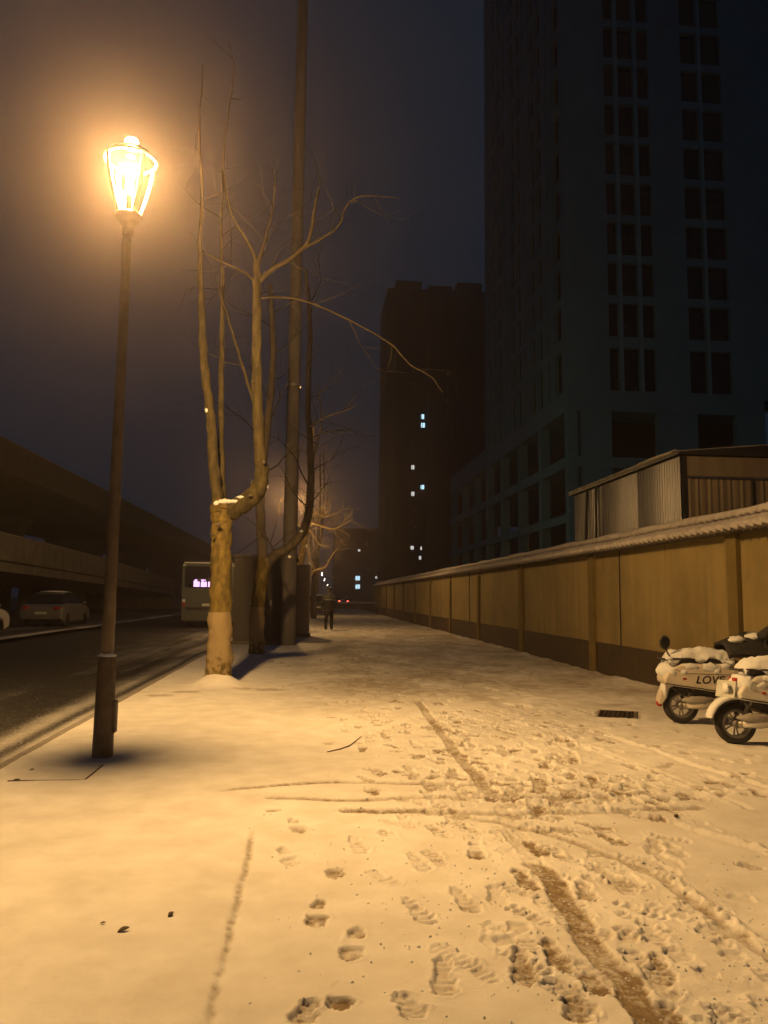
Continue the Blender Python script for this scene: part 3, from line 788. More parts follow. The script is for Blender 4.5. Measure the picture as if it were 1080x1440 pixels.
# ------------------------------------------------------------------ flyover and ramp on the left
fly = empty('flyover', (-16, 0, 0)); tag(fly, 'dark concrete flyover running along the far side of the road', 'bridge')
seg = [(-10+22*k, 12+22*k) for k in range(8)]
for (a, c) in seg:
    b = MB(); b.prism([(-.0, 9.45), (-.0, 7.75), (-.35, 7.55), (-3.2, 6.65), (-9.5, 6.65), (-12.7, 7.75), (-12.7, 9.45), (-12.45, 9.45), (-12.45, 8.5), (-.25, 8.5), (-.25, 9.45)], a+.02, c-.02)
    b.build('deck_span', 'dark_concrete', fly)
    MB().box(-.3, .04, a+.05, c-.05, 9.455, 9.50).build('parapet_snow', 'grimy_snow', fly)
for k in range(8):
    b = MB(); b.prism([(-8.0, 0), (-4.8, 0), (-4.6, 4.8), (-3.4, 6.62), (-9.4, 6.62), (-8.2, 4.8)], 11+22*k, 13+22*k); b.build('pier', 'dark_concrete', fly)
ramp = empty('slip_ramp', (-14, 0, 0)); tag(ramp, 'pale concrete slip ramp sloping down below the flyover', 'bridge')
RYs = [10, 20, 28, 36.7, 45, 55, 68, 82, 90]; Rt = [4.30, 4.28, 4.24, 4.16, 4.03, 3.84, 3.40, 2.83, 2.5]; Rb = [2.62, 2.58, 2.52, 2.44, 2.30, 2.10, 1.80, 1.46, 1.2]
zt_ = lambda y: float(np.interp(y, RYs, Rt)); zb_ = lambda y: float(np.interp(y, RYs, Rb))
def ramp_piece(y0, y1, prof, name, mt, n=5):
    b = MB(); vs = []; fs = []; k = 0
    for i in range(n+1):
        y = y0+(y1-y0)*i/n; a, c = zb_(y), zt_(y)
        P = prof(a, c); k = len(P); vs += [(x, y, z) for x, z in P]
    for i in range(n):
        for j in range(k): fs.append((i*k+j, i*k+(j+1) % k, (i+1)*k+(j+1) % k, (i+1)*k+j))
    fs.append(tuple(range(k))); fs.append(tuple(reversed(range(n*k, (n+1)*k))))
    return b.add(vs, fs).build(name, mt, ramp)
for k in range(8):
    y0, y1 = 10+9.0*k, 10+9.0*(k+1)-.03
    ramp_piece(y0, y1, lambda a, c: [(0, a+.52), (0, c), (-.25, c), (-.25, a+.52)], 'parapet_panel', 'concrete')
    ramp_piece(y0, y1, lambda a, c: [(-.1, a+.42), (-.1, a+.515), (-7.9, a+.515), (-7.9, a+.42)], 'deck_joint', 'void')
    ramp_piece(y0, y1, lambda a, c: [(.03, a), (.03, a+.415), (-8, a+.415), (-8, a-.1), (-1.4, a-.25)], 'edge_beam', 'concrete')
    ramp_piece(y0, y1, lambda a, c: [(.02, c+.002), (.01, c+.05), (-.24, c+.05), (-.26, c+.002)], 'parapet_snow', 'grimy_snow')
for yy in (14, 24, 34, 44, 54, 64, 73): MB().box(-5.2, -3.6, yy, yy+1.0, 0, zb_(yy)-.2).build('pier', 'dark_concrete', ramp)
MB().box(-8, .06, 82.3, 95, 0, 1.18).build('abutment', 'concrete', ramp)

# ------------------------------------------------------------------ street lamps
def lamp_glass():
    m = bpy.data.materials.new('lamp_glass'); m.use_nodes = True; t = m.node_tree
    out = t.nodes['Material Output']; t.nodes.remove(t.nodes['Principled BSDF'])
    a = t.nodes.new('ShaderNodeBsdfTransparent'); g = t.nodes.new('ShaderNodeBsdfGlossy'); g.inputs['Roughness'].default_value = .08
    a.inputs[0].default_value = (.97, .95, .92, 1)
    k = t.nodes.new('ShaderNodeMixShader'); k.inputs[0].default_value = .05
    t.links.new(a.outputs[0], k.inputs[1]); t.links.new(g.outputs[0], k.inputs[2]); t.links.new(k.outputs[0], out.inputs[0])
    M['lamp_glass'] = m
lamp_glass()
M['roof_glass'] = M['lamp_glass'].copy(); M['roof_glass'].name = 'roof_glass'
for n_ in M['roof_glass'].node_tree.nodes:
    if n_.type == 'BSDF_TRANSPARENT': n_.inputs[0].default_value = (.48, .45, .42, 1)
def street_lamp(loc, label, power, group, opal='opal', detail=True):
    o = empty('street_lamp', loc); tag(o, label, 'street lamp', group)
    b = MB(); s = .077
    b.lathe([(s*1.25, 0), (s*1.2, .02), (s*1.12, .45), (s*1.02, .88), (s*.9, .905)], 4 if False else 12)
    base = b.build('base', 'lamp_paint', o, smooth=False, bev=.006)
    MB().box(.045, .106, -.045, .045, .24, .52).build('access_door', 'lamp_paint', o, bev=.012)
    if detail: MB().ball((0, 0, .905), (.078, .078, .035), 16, 8, .12, 4, flat=.900).build('base_snow', 'snow', o, smooth=True)
    MB().lathe([(.056, .9), (.053, 1.6), (.048, 3.0), (.043, 4.85)], 16).build('pole', 'lamp_paint', o, smooth=True)
    c = MB().lathe([(.048, 4.80), (.058, 4.84), (.058, 4.87), (.068, 4.90), (.115, 4.965), (.134, 4.99), (.127, 5.003), (.055, 5.008)], 20).build('collar', 'lamp_paint', o, smooth=True)
    a0 = None
    for k in range(4):
        if a0 is None:
            path = [(.080, 0, 4.965), (.112, 0, 5.02), (.150, 0, 5.13), (.188, 0, 5.27), (.218, 0, 5.40), (.232, 0, 5.49), (.236, 0, 5.535)]
            a0 = MB().tube(path, [.026, .027, .027, .026, .025, .024, .022], 8, sx=.55).build('arm', 'lamp_arm', o, smooth=True); a0.rotation_euler = (0, 0, R(42))
        else:
            c = share(a0, (0, 0, 0), o); c.rotation_euler = (0, 0, R(42+90*k))
    if detail:
        MB().lathe([(.085, 5.004), (.128, 5.10), (.168, 5.24), (.203, 5.40), (.220, 5.50), (.222, 5.535)], 24).build('glass_bowl', 'lamp_glass', o, smooth=True)
    MB().lathe([(.222, 5.537), (.252, 5.540), (.250, 5.556), (.222, 5.558)], 28, cap=False).build('rim_ring', 'lamp_arm', o, smooth=True)
    MB().lathe([(.235, 5.560), (.205, 5.60), (.150, 5.640), (.085, 5.668), (.05, 5.675)], 24).build('roof', 'roof_glass', o, smooth=True)
    MB().lathe([(.075, 5.672), (.08, 5.69), (.05, 5.71), (.035, 5.715)], 14).build('cap', 'lamp_paint', o, smooth=True)
    MB().ball((0, 0, 5.738), (.062, .062, .036), 14, 8).build('finial', opal, o, smooth=True)  # finial's own glow stands in for lamplight leaking up through the top
    g = MB(); g.ball((0, 0, 5.40), (.045, .045, .075), 18, 12); g.build('globe', opal, o, smooth=True)
    MB().lathe([(.028, 5.005), (.028, 5.22), (.04, 5.25), (.04, 5.31)], 12).build('globe_holder', 'lamp_arm', o, smooth=True)
    if power:
        ld = bpy.data.lights.new('lamp_light', 'POINT'); ld.energy = power; ld.color = LAMP_COLOR; ld.shadow_soft_size = .132
        lo = bpy.data.objects.new('lamp_light', ld); col.objects.link(lo); lo.parent = o; lo.location = (0, 0, 5.40)
    return o
street_lamp((LX, LY, .0), 'lit lantern street lamp with glowing globe nearest the camera on the left', LAMP_POWER, 'lantern street lamps')
street_lamp((-.80, 32.0, 0), 'lit lantern street lamp half hidden behind the concrete utility pole', LAMP_POWER*.40, 'lantern street lamps')
street_lamp((-.55, 57.0, 0), 'lit lantern street lamp behind the dark cabinet and the lit tree trunk', LAMP_POWER*.16, 'lantern street lamps', detail=False)
for (px, Y, wd) in ((453, 143, 'nearest and highest of the far lamps above the walking person'), (456.5, 190, 'second of the far lamps above the walking person'), (461, 270, 'third of the far lamps above the walking person'), (466, 380, 'farthest and lowest of the lamps above the walking person')):
    q = at(px, 800, Y)
    street_lamp((q[0], Y, -.1), 'tiny street lamp, '+wd, 0, 'lantern street lamps', opal='far_opal', detail=False)

cv = empty('access_cover', ((CV[0]+CV[1])/2, (CV[2]+CV[3])/2, 0)); tag(cv, 'square snow-covered access cover in the pavement beside the lamp post', 'cover')
hw, hd = (CV[1]-CV[0])/2, (CV[3]-CV[2])/2
f = MB(); t_ = .010; zc = float(np.median(Z[patch(CV[0], CV[1], CV[2], CV[3])]))+.009
for (a, b_, c, d) in ((-hw, hw, -hd, -hd+t_), (hw-t_, hw, -hd+t_, hd-t_)): f.box(a, b_, c, d, -.03, zc+.004)
f.build('rim', 'leaf', cv)
MB().box(-hw+.01, hw-.012, -hd+.012, hd-.01, -.03, zc-.012).build('lid', 'iron', cv)

# ------------------------------------------------------------------ trees
def unit(v): return v/ (np.linalg.norm(v)+1e-9)
def grow(b, p, d, L, r, lvl, g, rmin=.004, droop=0.0, spread=.9):
    n = max(3, int(L/.22)); pts = [p.copy()]; rad = [r]; q = p.copy(); dd = unit(d)
    for i in range(n):
        dd = unit(dd + g.normal(0, .16, 3) + np.array([0, 0, .03-droop]))
        q = q + dd*L/n; pts.append(q.copy()); rad.append(max(rmin*.6, r*(1-.75*(i+1)/n)))
        if lvl > 0 and i > 0 and g.random() < .62:
            side = unit(np.cross(dd, g.normal(0, 1, 3)))
            grow(b, q.copy(), dd+side*spread, L*g.uniform(.35, .62), max(rmin, rad[-1]*.62), lvl-1, g, rmin, droop, spread)
    b.tube(pts, rad, 4 if r < .02 else 6, cap=False)

def tree(label, base, Y, parts, barkm, crown_seeds, crown_mat='twig', rmin=.004, seed=0, snow=(), group='street trees along the kerb'):
    o = empty('street_tree', base); tag(o, label, 'tree', group)
    B = np.array(base); g = np.random.default_rng(seed); cr = MB()
    for (name, pts, wpx, dys, mt) in parts:
        P = [at(px, py, Y+dy)-B for (px, py), dy in zip(pts, dys)]
        # resample smooth
        P = np.array(P); n = len(P); t = np.arange(n); tt = np.linspace(0, n-1, (n-1)*(14 if Y < 15 and wpx[0] > 10 else 5)+1)
        def cr_(a):
            ext = np.concatenate([[2*a[0]-a[1]], a, [2*a[-1]-a[-2]]]); out = []
            for u in tt:
                i = min(int(u), n-2); f = u-i; p0, p1, p2, p3 = ext[i:i+4]
                out.append(.5*((2*p1)+(-p0+p2)*f+(2*p0-5*p1+4*p2-p3)*f*f+(-p0+3*p1-3*p2+p3)*f**3))
            return np.array(out)
        Q = np.stack([cr_(P[:, k]) for k in range(3)], 1)
        rad = np.interp(tt, t, np.array(wpx)*Y/FPX/2)
        rad = rad*(1+.035*np.sin(tt*7.1+seed)+.02*np.sin(tt*17+2))
        Q[:, 0] += .006*np.sin(tt*9); big = rad[0] > .04
        nn = 32 if name == 'trunk' else (20 if big and Y < 15 else (12 if big else 6))
        b = MB(); b.tube(Q, rad, nn); ob = b.build(name, mt, o, smooth=True)
        if big:                  # uneven bark: lumps, ridges, scars
            me = ob.data; F = g.uniform(0, 6.28, 8)
            for v in me.vertices:
                k = min(v.index//nn, len(Q)-1); th = 2*math.pi*(v.index % nn)/nn; zz = tt[k]*3.1
                a = .050*math.sin(2*th+F[0]+zz*.9)*math.sin(zz*.7+F[1]) + .040*math.sin(3*th+F[2]-zz*2.3) + .030*math.sin(7*th+F[3]+zz*.6+1.5*math.sin(zz*1.7+F[4])) + .022*math.sin(zz*5.3+F[5]+2*th) + .018*g.normal()
                c_ = Vector(Q[k]); v.co = c_+(v.co-c_)*(1+a*(.75 if name == 'trunk' else .5))
        for s in crown_seeds:
            if s[0] == name and (len(s) < 6 or True):
                _, f0, cnt, L, r, lvl = s[:6]
                for i in range(cnt):
                    u = f0+(1-f0)*(i+g.random()*.8)/cnt; k = min(int(u*(len(Q)-1)), len(Q)-2)
                    tdir = unit(Q[k+1]-Q[k]); side = unit(np.cross(tdir, g.normal(0, 1, 3)))
                    grow(cr, Q[k].copy(), tdir*.5+side*g.uniform(.6, 1.1), L*g.uniform(.6, 1.2), min(r, rad[k]*.6), lvl, g, rmin)
    if cr.v: cr.build('crown', crown_mat, o, smooth=True)
    for i, (px, py, sx, sy, dy) in enumerate(snow):
        q = at(px, py, Y+dy)-B; k = Y/FPX
        MB().ball(q, (sx*k, sx*k*.8, sy*k), 14, 9, .14, i+seed).build('snow_patch', 'snow', o, smooth=True)
    return o
b1 = gnd(308, 965, 0)
near_tree = tree('pale limewashed street tree with a wide fork, nearest beside the lamp post', (b1[0], b1[1], 0), b1[1], [
    ('trunk', [(307, 972), (307.5, 945), (309, 900), (310, 850), (311, 800), (311, 760), (312, 730), (311, 714), (311, 707), (312, 704)], [43, 35.5, 32.5, 30, 28.5, 28, 30, 30, 21, 9], [0]*10, 'limewashed_bark'),
    ('limb', [(314, 728), (330, 716), (348, 704), (362, 690), (368, 668), (366, 640), (363, 590), (361, 530), (361, 470), (361, 420), (361, 385), (360, 366)], [24, 27, 26, 24, 19, 17, 15.5, 14.5, 13.5, 12.5, 11, 8], [0, 0, -.05, -.1, -.1, -.12, -.15, -.15, -.15, -.15, -.1, -.1], 'limb_bark'),
    ('limb', [(308, 718), (305, 690), (300, 650), (298, 610), (295, 575), (289, 530), (285, 480), (283, 420), (281, 350), (284, 270), (280, 180), (286, 90)], [18, 15.5, 14.5, 14, 13.5, 12.5, 11.5, 9.5, 7, 5, 3.2, 1.5], [0, .1, .2, .25, .3, .35, .4, .5, .6, .7, .8, .9], 'limb_bark'),
    ('limb', [(314, 712), (313, 684), (311, 620), (311, 544), (312, 478), (313, 400), (311, 320), (314, 220)], [11, 9.5, 9, 8.5, 8, 6.5, 4.5, 2], [.1, .4, .7, .9, 1.0, 1.1, 1.2, 1.3], 'limb_bark'),
    ('branch', [(360, 575), (352, 550), (338, 505), (326, 465), (316, 430), (306, 390)], [5, 5, 4.5, 4, 3.5, 2.5], [.0, .1, .3, .5, .6, .7], 'twig'),
    ('branch', [(360, 372), (357, 358), (345, 335), (329, 309), (318, 270), (314, 220), (322, 150), (330, 100), (322, 60)], [7, 5.5, 4.5, 4, 3.5, 3, 2.6, 2.2, 1.5], [-.1]*9, 'twig'),
    ('branch', [(362, 372), (368, 354), (376, 325), (384, 290), (388, 240)], [7, 5, 4, 3, 2], [-.1, -.1, 0, .1, .2], 'twig'),
    ('branch', [(362, 398), (384, 378), (404, 367), (427, 348), (437, 328), (442, 296), (448, 265)], [8, 6.5, 6, 5.5, 5, 4.5, 3.5], [-.1, -.2, -.3, -.4, -.5, -.5, -.5], 'twig'),
    ('branch', [(427, 349), (450, 337), (476, 318), (487, 290), (508, 276), (560, 278)], [4.5, 4, 3.5, 3, 2.5, 1.5], [-.4, -.5, -.6, -.7, -.8, -.9], 'twig'),
    ('branch', [(360, 398), (346, 385), (325, 374), (303, 364), (285, 352)], [6, 4.5, 4, 3.5, 2.5], [-.1, 0, .1, .2, .3], 'twig'),
    ('branch', [(363, 420), (390, 418), (427, 423), (465, 438), (508, 459), (551, 485), (576, 512), (606, 530), (622, 552)], [4, 3.2, 2.9, 2.7, 2.4, 2.1, 1.8, 1.4, .9], [-.1, -.2, -.4, -.6, -.8, -1, -1.1, -1.2, -1.3], 'twig'),
    ], 'bark', [('branch', .3, 5, 1.0, .011, 1), ('limb', .8, 3, 1.2, .013, 1)], seed=3,
    snow=[(315, 706, 9, 4.0, -.10), (328, 706, 12, 3.4, -.08), (341, 700, 9, 3.0, -.1), (304, 708, 3.5, 3.5, -.15), (375, 684, 3, 4, -.1), (291, 577, 3, 3.5, .25)])
for (px, py, sx, sy) in ((358, 417, 2.2, 2.0), (360, 468, 2.4, 1.6), (357, 484, 1.6, 1.6), (361.5, 516, 2.2, 2.2), (356, 537, 2.4, 1.4), (371, 650, 2.6, 3.4), (352, 697, 3.2, 2), (308, 738, 3.4, 2.6), (299, 752, 2, 2.4)):
    q = at(px, py, b1[1]-.15-(.135 if py > 700 else (.12 if py > 640 else .085)))-np.array([b1[0], b1[1], 0]); k = b1[1]/FPX
    MB().ball(q, (sx*k, .03, sy*k), 12, 8, .12, px).build('knot', 'dark_bark', near_tree, smooth=True)
b2 = gnd(361, 924, 0)
tree('dark limewashed street tree behind the nearest tree, in front of the kiosk', (b2[0], b2[1], 0), b2[1], [
    ('trunk', [(361, 930), (361, 900), (362, 862), (365, 830), (369, 805), (374, 785)], [25, 20.5, 19.5, 19, 19, 21], [0]*6, 'limewashed_bark'),
    ('limb', [(374, 795), (388, 780), (404, 772), (420, 756), (430, 738), (436, 705), (437, 650), (433, 560), (436, 460), (430, 380)], [16, 14, 13, 12.5, 12, 11, 10, 8.5, 7, 5], [0, -.1, -.2, -.3, -.3, -.3, -.2, -.1, 0, 0], 'dark_bark'),
    ('limb', [(371, 795), (368, 760), (366, 710), (370, 650), (378, 580), (384, 500), (380, 400)], [15, 14, 13, 12, 10.5, 9, 7], [0, .1, .2, .3, .4, .5, .6], 'dark_bark'),
    ('branch', [(436, 600), (455, 588), (478, 580), (500, 572)], [4, 3, 2.5, 1.5], [-.2, -.5, -.8, -1], 'dark_bark'),
    ('branch', [(388, 779), (380, 765), (372, 752), (362, 745)], [3.5, 3, 2.5, 1.5], [0, -.2, -.3, -.4], 'dark_bark'),
    ('branch', [(437, 660), (446, 625), (452, 590), (447, 540)], [4, 3, 2.5, 1.5], [-.2, -.2, -.1, 0], 'dark_bark'),
    ], 'dark_bark', [('branch', .2, 5, 1.0, .012, 1), ('limb', .45, 9, 1.7, .02, 1)], seed=8, snow=[(386, 775, 3, 1.4, 0), (424, 747, 2.4, 2.0, -.4)])
b4 = gnd(424, 879, 0)
tree('tree with its trunk and tangled twigs lit orange above the cabinet', (b4[0], b4[1], 0), b4[1], [
    ('trunk', [(421, 884), (421, 840), (421, 800), (424, 780), (428, 760), (432, 744)], [13, 12, 11.5, 11, 9.5, 7.5], [0]*6, 'bark'),
    ('limb', [(431, 748), (436, 738), (446, 738), (458, 742), (470, 744), (486, 736), (497, 730)], [5, 4, 3.2, 2.8, 2.4, 1.9, 1.2], [0, -.3, -.5, -.6, -.7, -.8, -.9], 'tan_twig'),
    ('limb', [(432, 746), (438, 728), (444, 722), (455, 727), (466, 724), (480, 718)], [5, 3.6, 3, 2.6, 2, 1.3], [0, -.2, 0, .2, .4, .5], 'tan_twig'),
    ('limb', [(432, 745), (431, 720), (434, 690), (440, 650), (441, 590)], [6, 5, 4.5, 3.5, 2.5], [0, .1, .2, .4, .6], 'tan_twig'),
    ('branch', [(434, 744), (440, 752), (446, 762), (452, 767), (462, 770)], [2.6, 2.4, 2, 1.7, 1.2], [0, -.3, -.5, -.6, -.7], 'tan_twig'),
    ('branch', [(438, 808), (441, 803), (450, 800), (458, 797), (463, 788), (470, 777), (476, 770)], [3.4, 3.2, 3, 2.8, 2.2, 1.8, 1.2], [0, -.2, -.3, -.3, -.3, -.2, -.1], 'tan_twig'),
    ('branch', [(433, 765), (434, 780), (436, 796)], [2, 2, 1.6], [-.3]*3, 'tan_twig'),
    ('branch', [(430, 752), (420, 735), (408, 722), (396, 700), (391, 725)], [3, 2.4, 2, 1.8, 1.4], [0, -.5, -.9, -1.1, -1.2], 'tan_twig'),
    ], 'bark', [('branch', .1, 7, .9, .012, 1), ('limb', .15, 14, .95, .026, 2)], seed=21, crown_mat='tan_twig', rmin=.015,
    snow=[(424, 722, 2.0, 1.6, -.3), (421, 738, 1.6, 2.4, -.4), (436, 794, 1.2, 3.2, -.5), (431, 768, 1.2, 2.4, -.5)])
for i, (px, py, wpx, sd, lb) in enumerate(((441, 870, 8.5, 31, 'thin dark tree trunk rising just right of the cabinet'), (446, 861, 5.5, 32, 'slender far tree left of the walking person'))):
    q = gnd(px, py, 0)
    tree(lb, (q[0], q[1], 0), q[1], [
        ('trunk', [(px, py+2), (px, py-35), (px+1, py-65), (px+1, py-85)], [wpx, wpx*.9, wpx*.8, wpx*.75], [0]*4, 'dark_bark'),
        ('limb', [(px+1, py-80), (px+6, py-110), (px+10, py-160), (px+9, py-230)], [wpx*.6, wpx*.5, wpx*.4, wpx*.25], [0, 0, .4, .8], 'dark_bark'),
        ('limb', [(px, py-80), (px-5, py-120), (px-6, py-170), (px-3, py-240)], [wpx*.6, wpx*.5, wpx*.4, wpx*.25], [0, 0, -.4, -.8], 'dark_bark')],
        'dark_bark', [('limb', .2, 12, 1.7, .02, 2)], seed=sd)

# ------------------------------------------------------------------ utility pole, kiosk, cabinet
q = gnd(404.5, 908, 0)
up_ = empty('utility_pole', (q[0], q[1], 0)); tag(up_, 'tall pale concrete utility pole standing in front of the dark kiosk', 'pole')
b = MB(); b.lathe([(.225, 0), (.215, 2), (.20, 6), (.185, 11), (.155, 27)], 18); b.build('shaft', 'pole_concrete', up_, smooth=True)
for z in (2.6, 3.0, 7.8): MB().lathe([(.222, z-.03), (.222, z+.03)], 18).build('band', 'steel', up_)
def box_hut(name, label, cat, x0, x1, y0, y1, h, mt, doors, over, snow_m='grimy_snow'):
    o = empty(name, (x0, y0, 0)); tag(o, label, cat)
    W, D = x1-x0, y1-y0
    MB().box(-.05, W+.05, -.05, D+.05, -.02, .12).build('base', 'concrete', o, bev=.01)
    MB().box(0, W, 0, D, .12, h-.08).build('body', mt, o, bev=.01)
    for k in range(doors):
        a = .04+(W-.08)*k/doors; c = .04+(W-.08)*(k+1)/doors
        d = MB().box(a+.015, c-.015, -.03, -.003, .2, h-.2).build('door', mt, o, bev=.006)
        MB().box(c-.10, c-.07, -.05, -.032, h*.45, h*.45+.14).build('handle', 'steel', d)
    for k in range(2):
        a = .05+(D-.1)*k/2; c = .05+(D-.1)*(k+1)/2
        MB().box(W+.003, W+.02, a+.02, c-.02, .25, h-.25).build('side_panel', mt, o, bev=.005)
    MB().box(-over, W+over, -over, D+over, h-.079, h).build('roof', mt, o, bev=.015)
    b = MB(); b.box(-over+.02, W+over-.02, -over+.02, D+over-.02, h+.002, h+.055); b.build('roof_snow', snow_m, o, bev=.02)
    return o
box_hut('kiosk', 'dark boxy roadside kiosk with snow on its flat roof behind the utility pole', 'kiosk', -2.25, -.46, 23.6, 25.5, 2.62, 'kiosk_paint', 3, .08)
box_hut('electrical_cabinet', 'brown metal electrical cabinet right of the kiosk, casting a square shadow', 'cabinet', -1.35, -.02, 28.0, 29.0, 2.52, 'cabinet_paint', 2, .03)

# ------------------------------------------------------------------ bus seen from behind
bus = empty('parked_bus', (-4.85, 38.0, -.12)); tag(bus, 'pale green bus seen from behind with a glowing purple sign, left of the near tree', 'bus')
hw = 1.22
def rrect(x0, x1, z0, z1, r, n=4):
    out = []
    for cx, cz, a0 in ((x1-r, z0+r, -90), (x1-r, z1-r, 0), (x0+r, z1-r, 90), (x0+r, z0+r, 180)):
        for k in range(n+1):
            a = R(a0+90*k/n); out.append((cx+r*math.cos(a), cz+r*math.sin(a)))
    return out
b = MB(); b.prism(rrect(-hw, hw, .32, 3.08, .14), 0, 10.5); b.build('body', 'bus_paint', bus, bev=.03)
MB().prism(rrect(-1.08, 1.08, 1.92, 2.93, .08), -.02, .04).build('rear_window', 'dark_glass', bus)
sg = MB(); sg.box(-.72, 1.10, -.05, -.022, 1.93, 2.36); sg = sg.build('led_sign', 'black_plastic', bus)
dots = MB(); g = random.Random(4)
for i in range(31):
    for j in range(7):
        ch = i % 6
        if ch == 5: continue
        if g.random() < (.97 if j < 5 else .5): dots.box(-.66+i*.056, -.66+i*.056+.044, -.058, -.0505, 1.96+j*.05, 1.96+j*.05+.042)
tag(dots.build('led_dots', 'led', sg), kind='stuff')
MB().box(-1.18, 1.18, -.07, .0, .36, .70).build('bumper', 'bus_paint', bus, bev=.03)
MB().box(-1.0, 1.0, -.015, .0, .86, 1.0).build('grille', 'black_plastic', bus, bev=.01)
MB().box(-.9, .9, -.012, .0, 1.25, 1.80).build('engine_hatch', 'bus_paint', bus, bev=.012)
for s in (-1, 1):
    for z, mt in ((1.10, 'red_lens'), (1.30, 'head_lamp')):
        MB().box(s*1.1-.07, s*1.1+.07, -.03, -.003, z-.07, z+.07).build('tail_light', mt, bus, bev=.012)
    MB().box(s*1.12-.06, s*1.12+.06, -.02, .05, 2.96, 3.02).build('marker_light', 'head_lamp', bus)
    for yy in (2.4, 8.2):
        wb = MB().lathe([(.30, -.14), (.46, -.12), (.48, 0), (.46, .12), (.30, .14)], 20, (s*1.06, yy, .48), 'x').build('wheel', 'rubber', bus, smooth=True)
        MB().lathe([(.05, 0), (.29, .02)], 16, (s*1.06+s*.13, yy, .48), 'x').build('rim', 'rim', wb)
MB().box(-.24, .24, -.035, -.022, 1.05, 1.17).build('number_plate', 'plate', bus)
MB().prism(rrect(-1.15, 1.15, 3.085, 3.13, .02, 2), .05, 10.4).build('roof_snow', 'snow', bus)

# ------------------------------------------------------------------ parked cars
def car(label, loc, rz, paint, snow=False, tail=False, group='parked cars'):
    o = empty('parked_car', loc, rz); tag(o, label, 'car', group)
    L = 4.4; hw = .88
    side = [(-2.2, .34), (-2.22, .62), (-2.14, .88), (-1.95, .98), (-1.2, 1.02), (1.0, .98), (1.75, .86), (2.08, .72), (2.18, .55), (2.15, .30), (1.75, .22), (-1.8, .22)]
    def ring(poly, wf):
        n = len(poly); vs = []; fs = []
        offs = [(-1, .86), (-.97, .96), (-.8, 1.0), (.8, 1.0), (.97, .96), (1, .86)]
        cx = sum(p[0] for p in poly)/n; cz = sum(p[1] for p in poly)/n
        for w_, k in offs:
            for x, z in poly: vs.append((cx+(x-cx)*(.97+.03*k), w_*wf(z), cz+(z-cz)*(.80+.20*k)))
        m_ = len(offs)
        for i in range(m_-1):
            for j in range(n): fs.append((i*n+j, i*n+(j+1) % n, (i+1)*n+(j+1) % n, (i+1)*n+j))
        fs.append(tuple(reversed(range(n)))); fs.append(tuple(range((m_-1)*n, m_*n)))
        return MB().add(vs, fs)
    ring(side, lambda z: hw).build('body', paint, o, bev=.02)
    cab = [(-1.75, .99), (-1.35, 1.42), (-.6, 1.52), (.25, 1.48), (1.05, .985)]
    ring(cab, lambda z: hw-.08-.22*max(0, (z-1.0)/.5)).build('cabin_glass', 'dark_glass', o, bev=.01)
    rp = [(-1.32, 1.44), (-.6, 1.535), (.25, 1.495), (.22, 1.47), (-.6, 1.51), (-1.3, 1.41)]
    MB().prism(rp, -.62, .62).build('roof', paint, o, bev=.01)
    for s in (-1, 1):
        for x in (-1.35, 1.35):
            wh = MB().lathe([(.20, -.09), (.29, -.10), (.315, -.06), (.315, .06), (.29, .10), (.20, .09)], 24, (x, s*(hw-.09), .315), 'y').build('wheel', 'rubber', o, smooth=True)
            rm = MB()
            rm.lathe([(.03, .0), (.205, .012)], 20, (x, s*(hw+.0), .315), 'y'); rm.build('rim', 'rim', wh)
        for x, y2 in ((-.35, .02), (.55, .02)): MB().box(x-.08, x+.08, s*(hw+.005)-.008, s*(hw+.005)+.008, .86, .89).build('door_handle', paint, o)
        MB().ball((2.08, s*.64, .70), (.12, .16, .07), 12, 8).build('headlight', 'head_lamp', o, smooth=True)
        MB().ball((-2.16, s*.66, .82), (.06, .17, .08), 12, 8).build('tail_light', 'tail_lamp' if tail else 'red_lens', o, smooth=True)
        MB().ball((.78, s*.98, 1.04), (.07, .10, .06), 10, 6).build('wing_mirror', paint, o, smooth=True)
    MB().box(-2.25, -2.21, -.25, .25, .55, .66).build('number_plate', 'plate', o)
    MB().box(2.17, 2.2, -.5, .5, .36, .5).build('grille', 'black_plastic', o)
    if snow:
        MB().ball((-.5, 0, 1.53), (.75, .60, .055), 16, 8, .06, 2).build('roof_snow', 'snow', o, smooth=True)
        MB().ball((1.55, 0, .93), (.45, .70, .05), 16, 8, .06, 3).build('bonnet_snow', 'snow', o, smooth=True)
    return o
car('white car at the left picture edge parked under the ramp', (-11.25, 26.35, .0), R(90), 'car_white')
car('silver car parked beyond the lamp post under the ramp', (-11.6, 37.6, .0), R(90), 'car_silver', snow=True)
car('snow-dusted dark car parked far off just left of the walking person', (.55, 62.0, 0.02), R(90), 'car_black', snow=True)
car('distant car with two red tail lights beyond the walking person', (5.4, 128.0, -.1), R(88), 'car_black', tail=True)

# low snow-topped barrier across the far end
q0 = gnd(470, 857, 0); 
lb = empty('low_barrier', (3.0, 92.0, 0)); tag(lb, 'low snow-topped barrier at the far end of the pavement', 'barrier')
MB().box(0, 5.5, 0, .3, -.1, .66).build('body', 'dark_concrete', lb)
MB().prism(rrect(-.08, 5.55, .662, .86, .06, 3), -.06, .36).build('snow_cap', 'snow', lb, smooth=False)

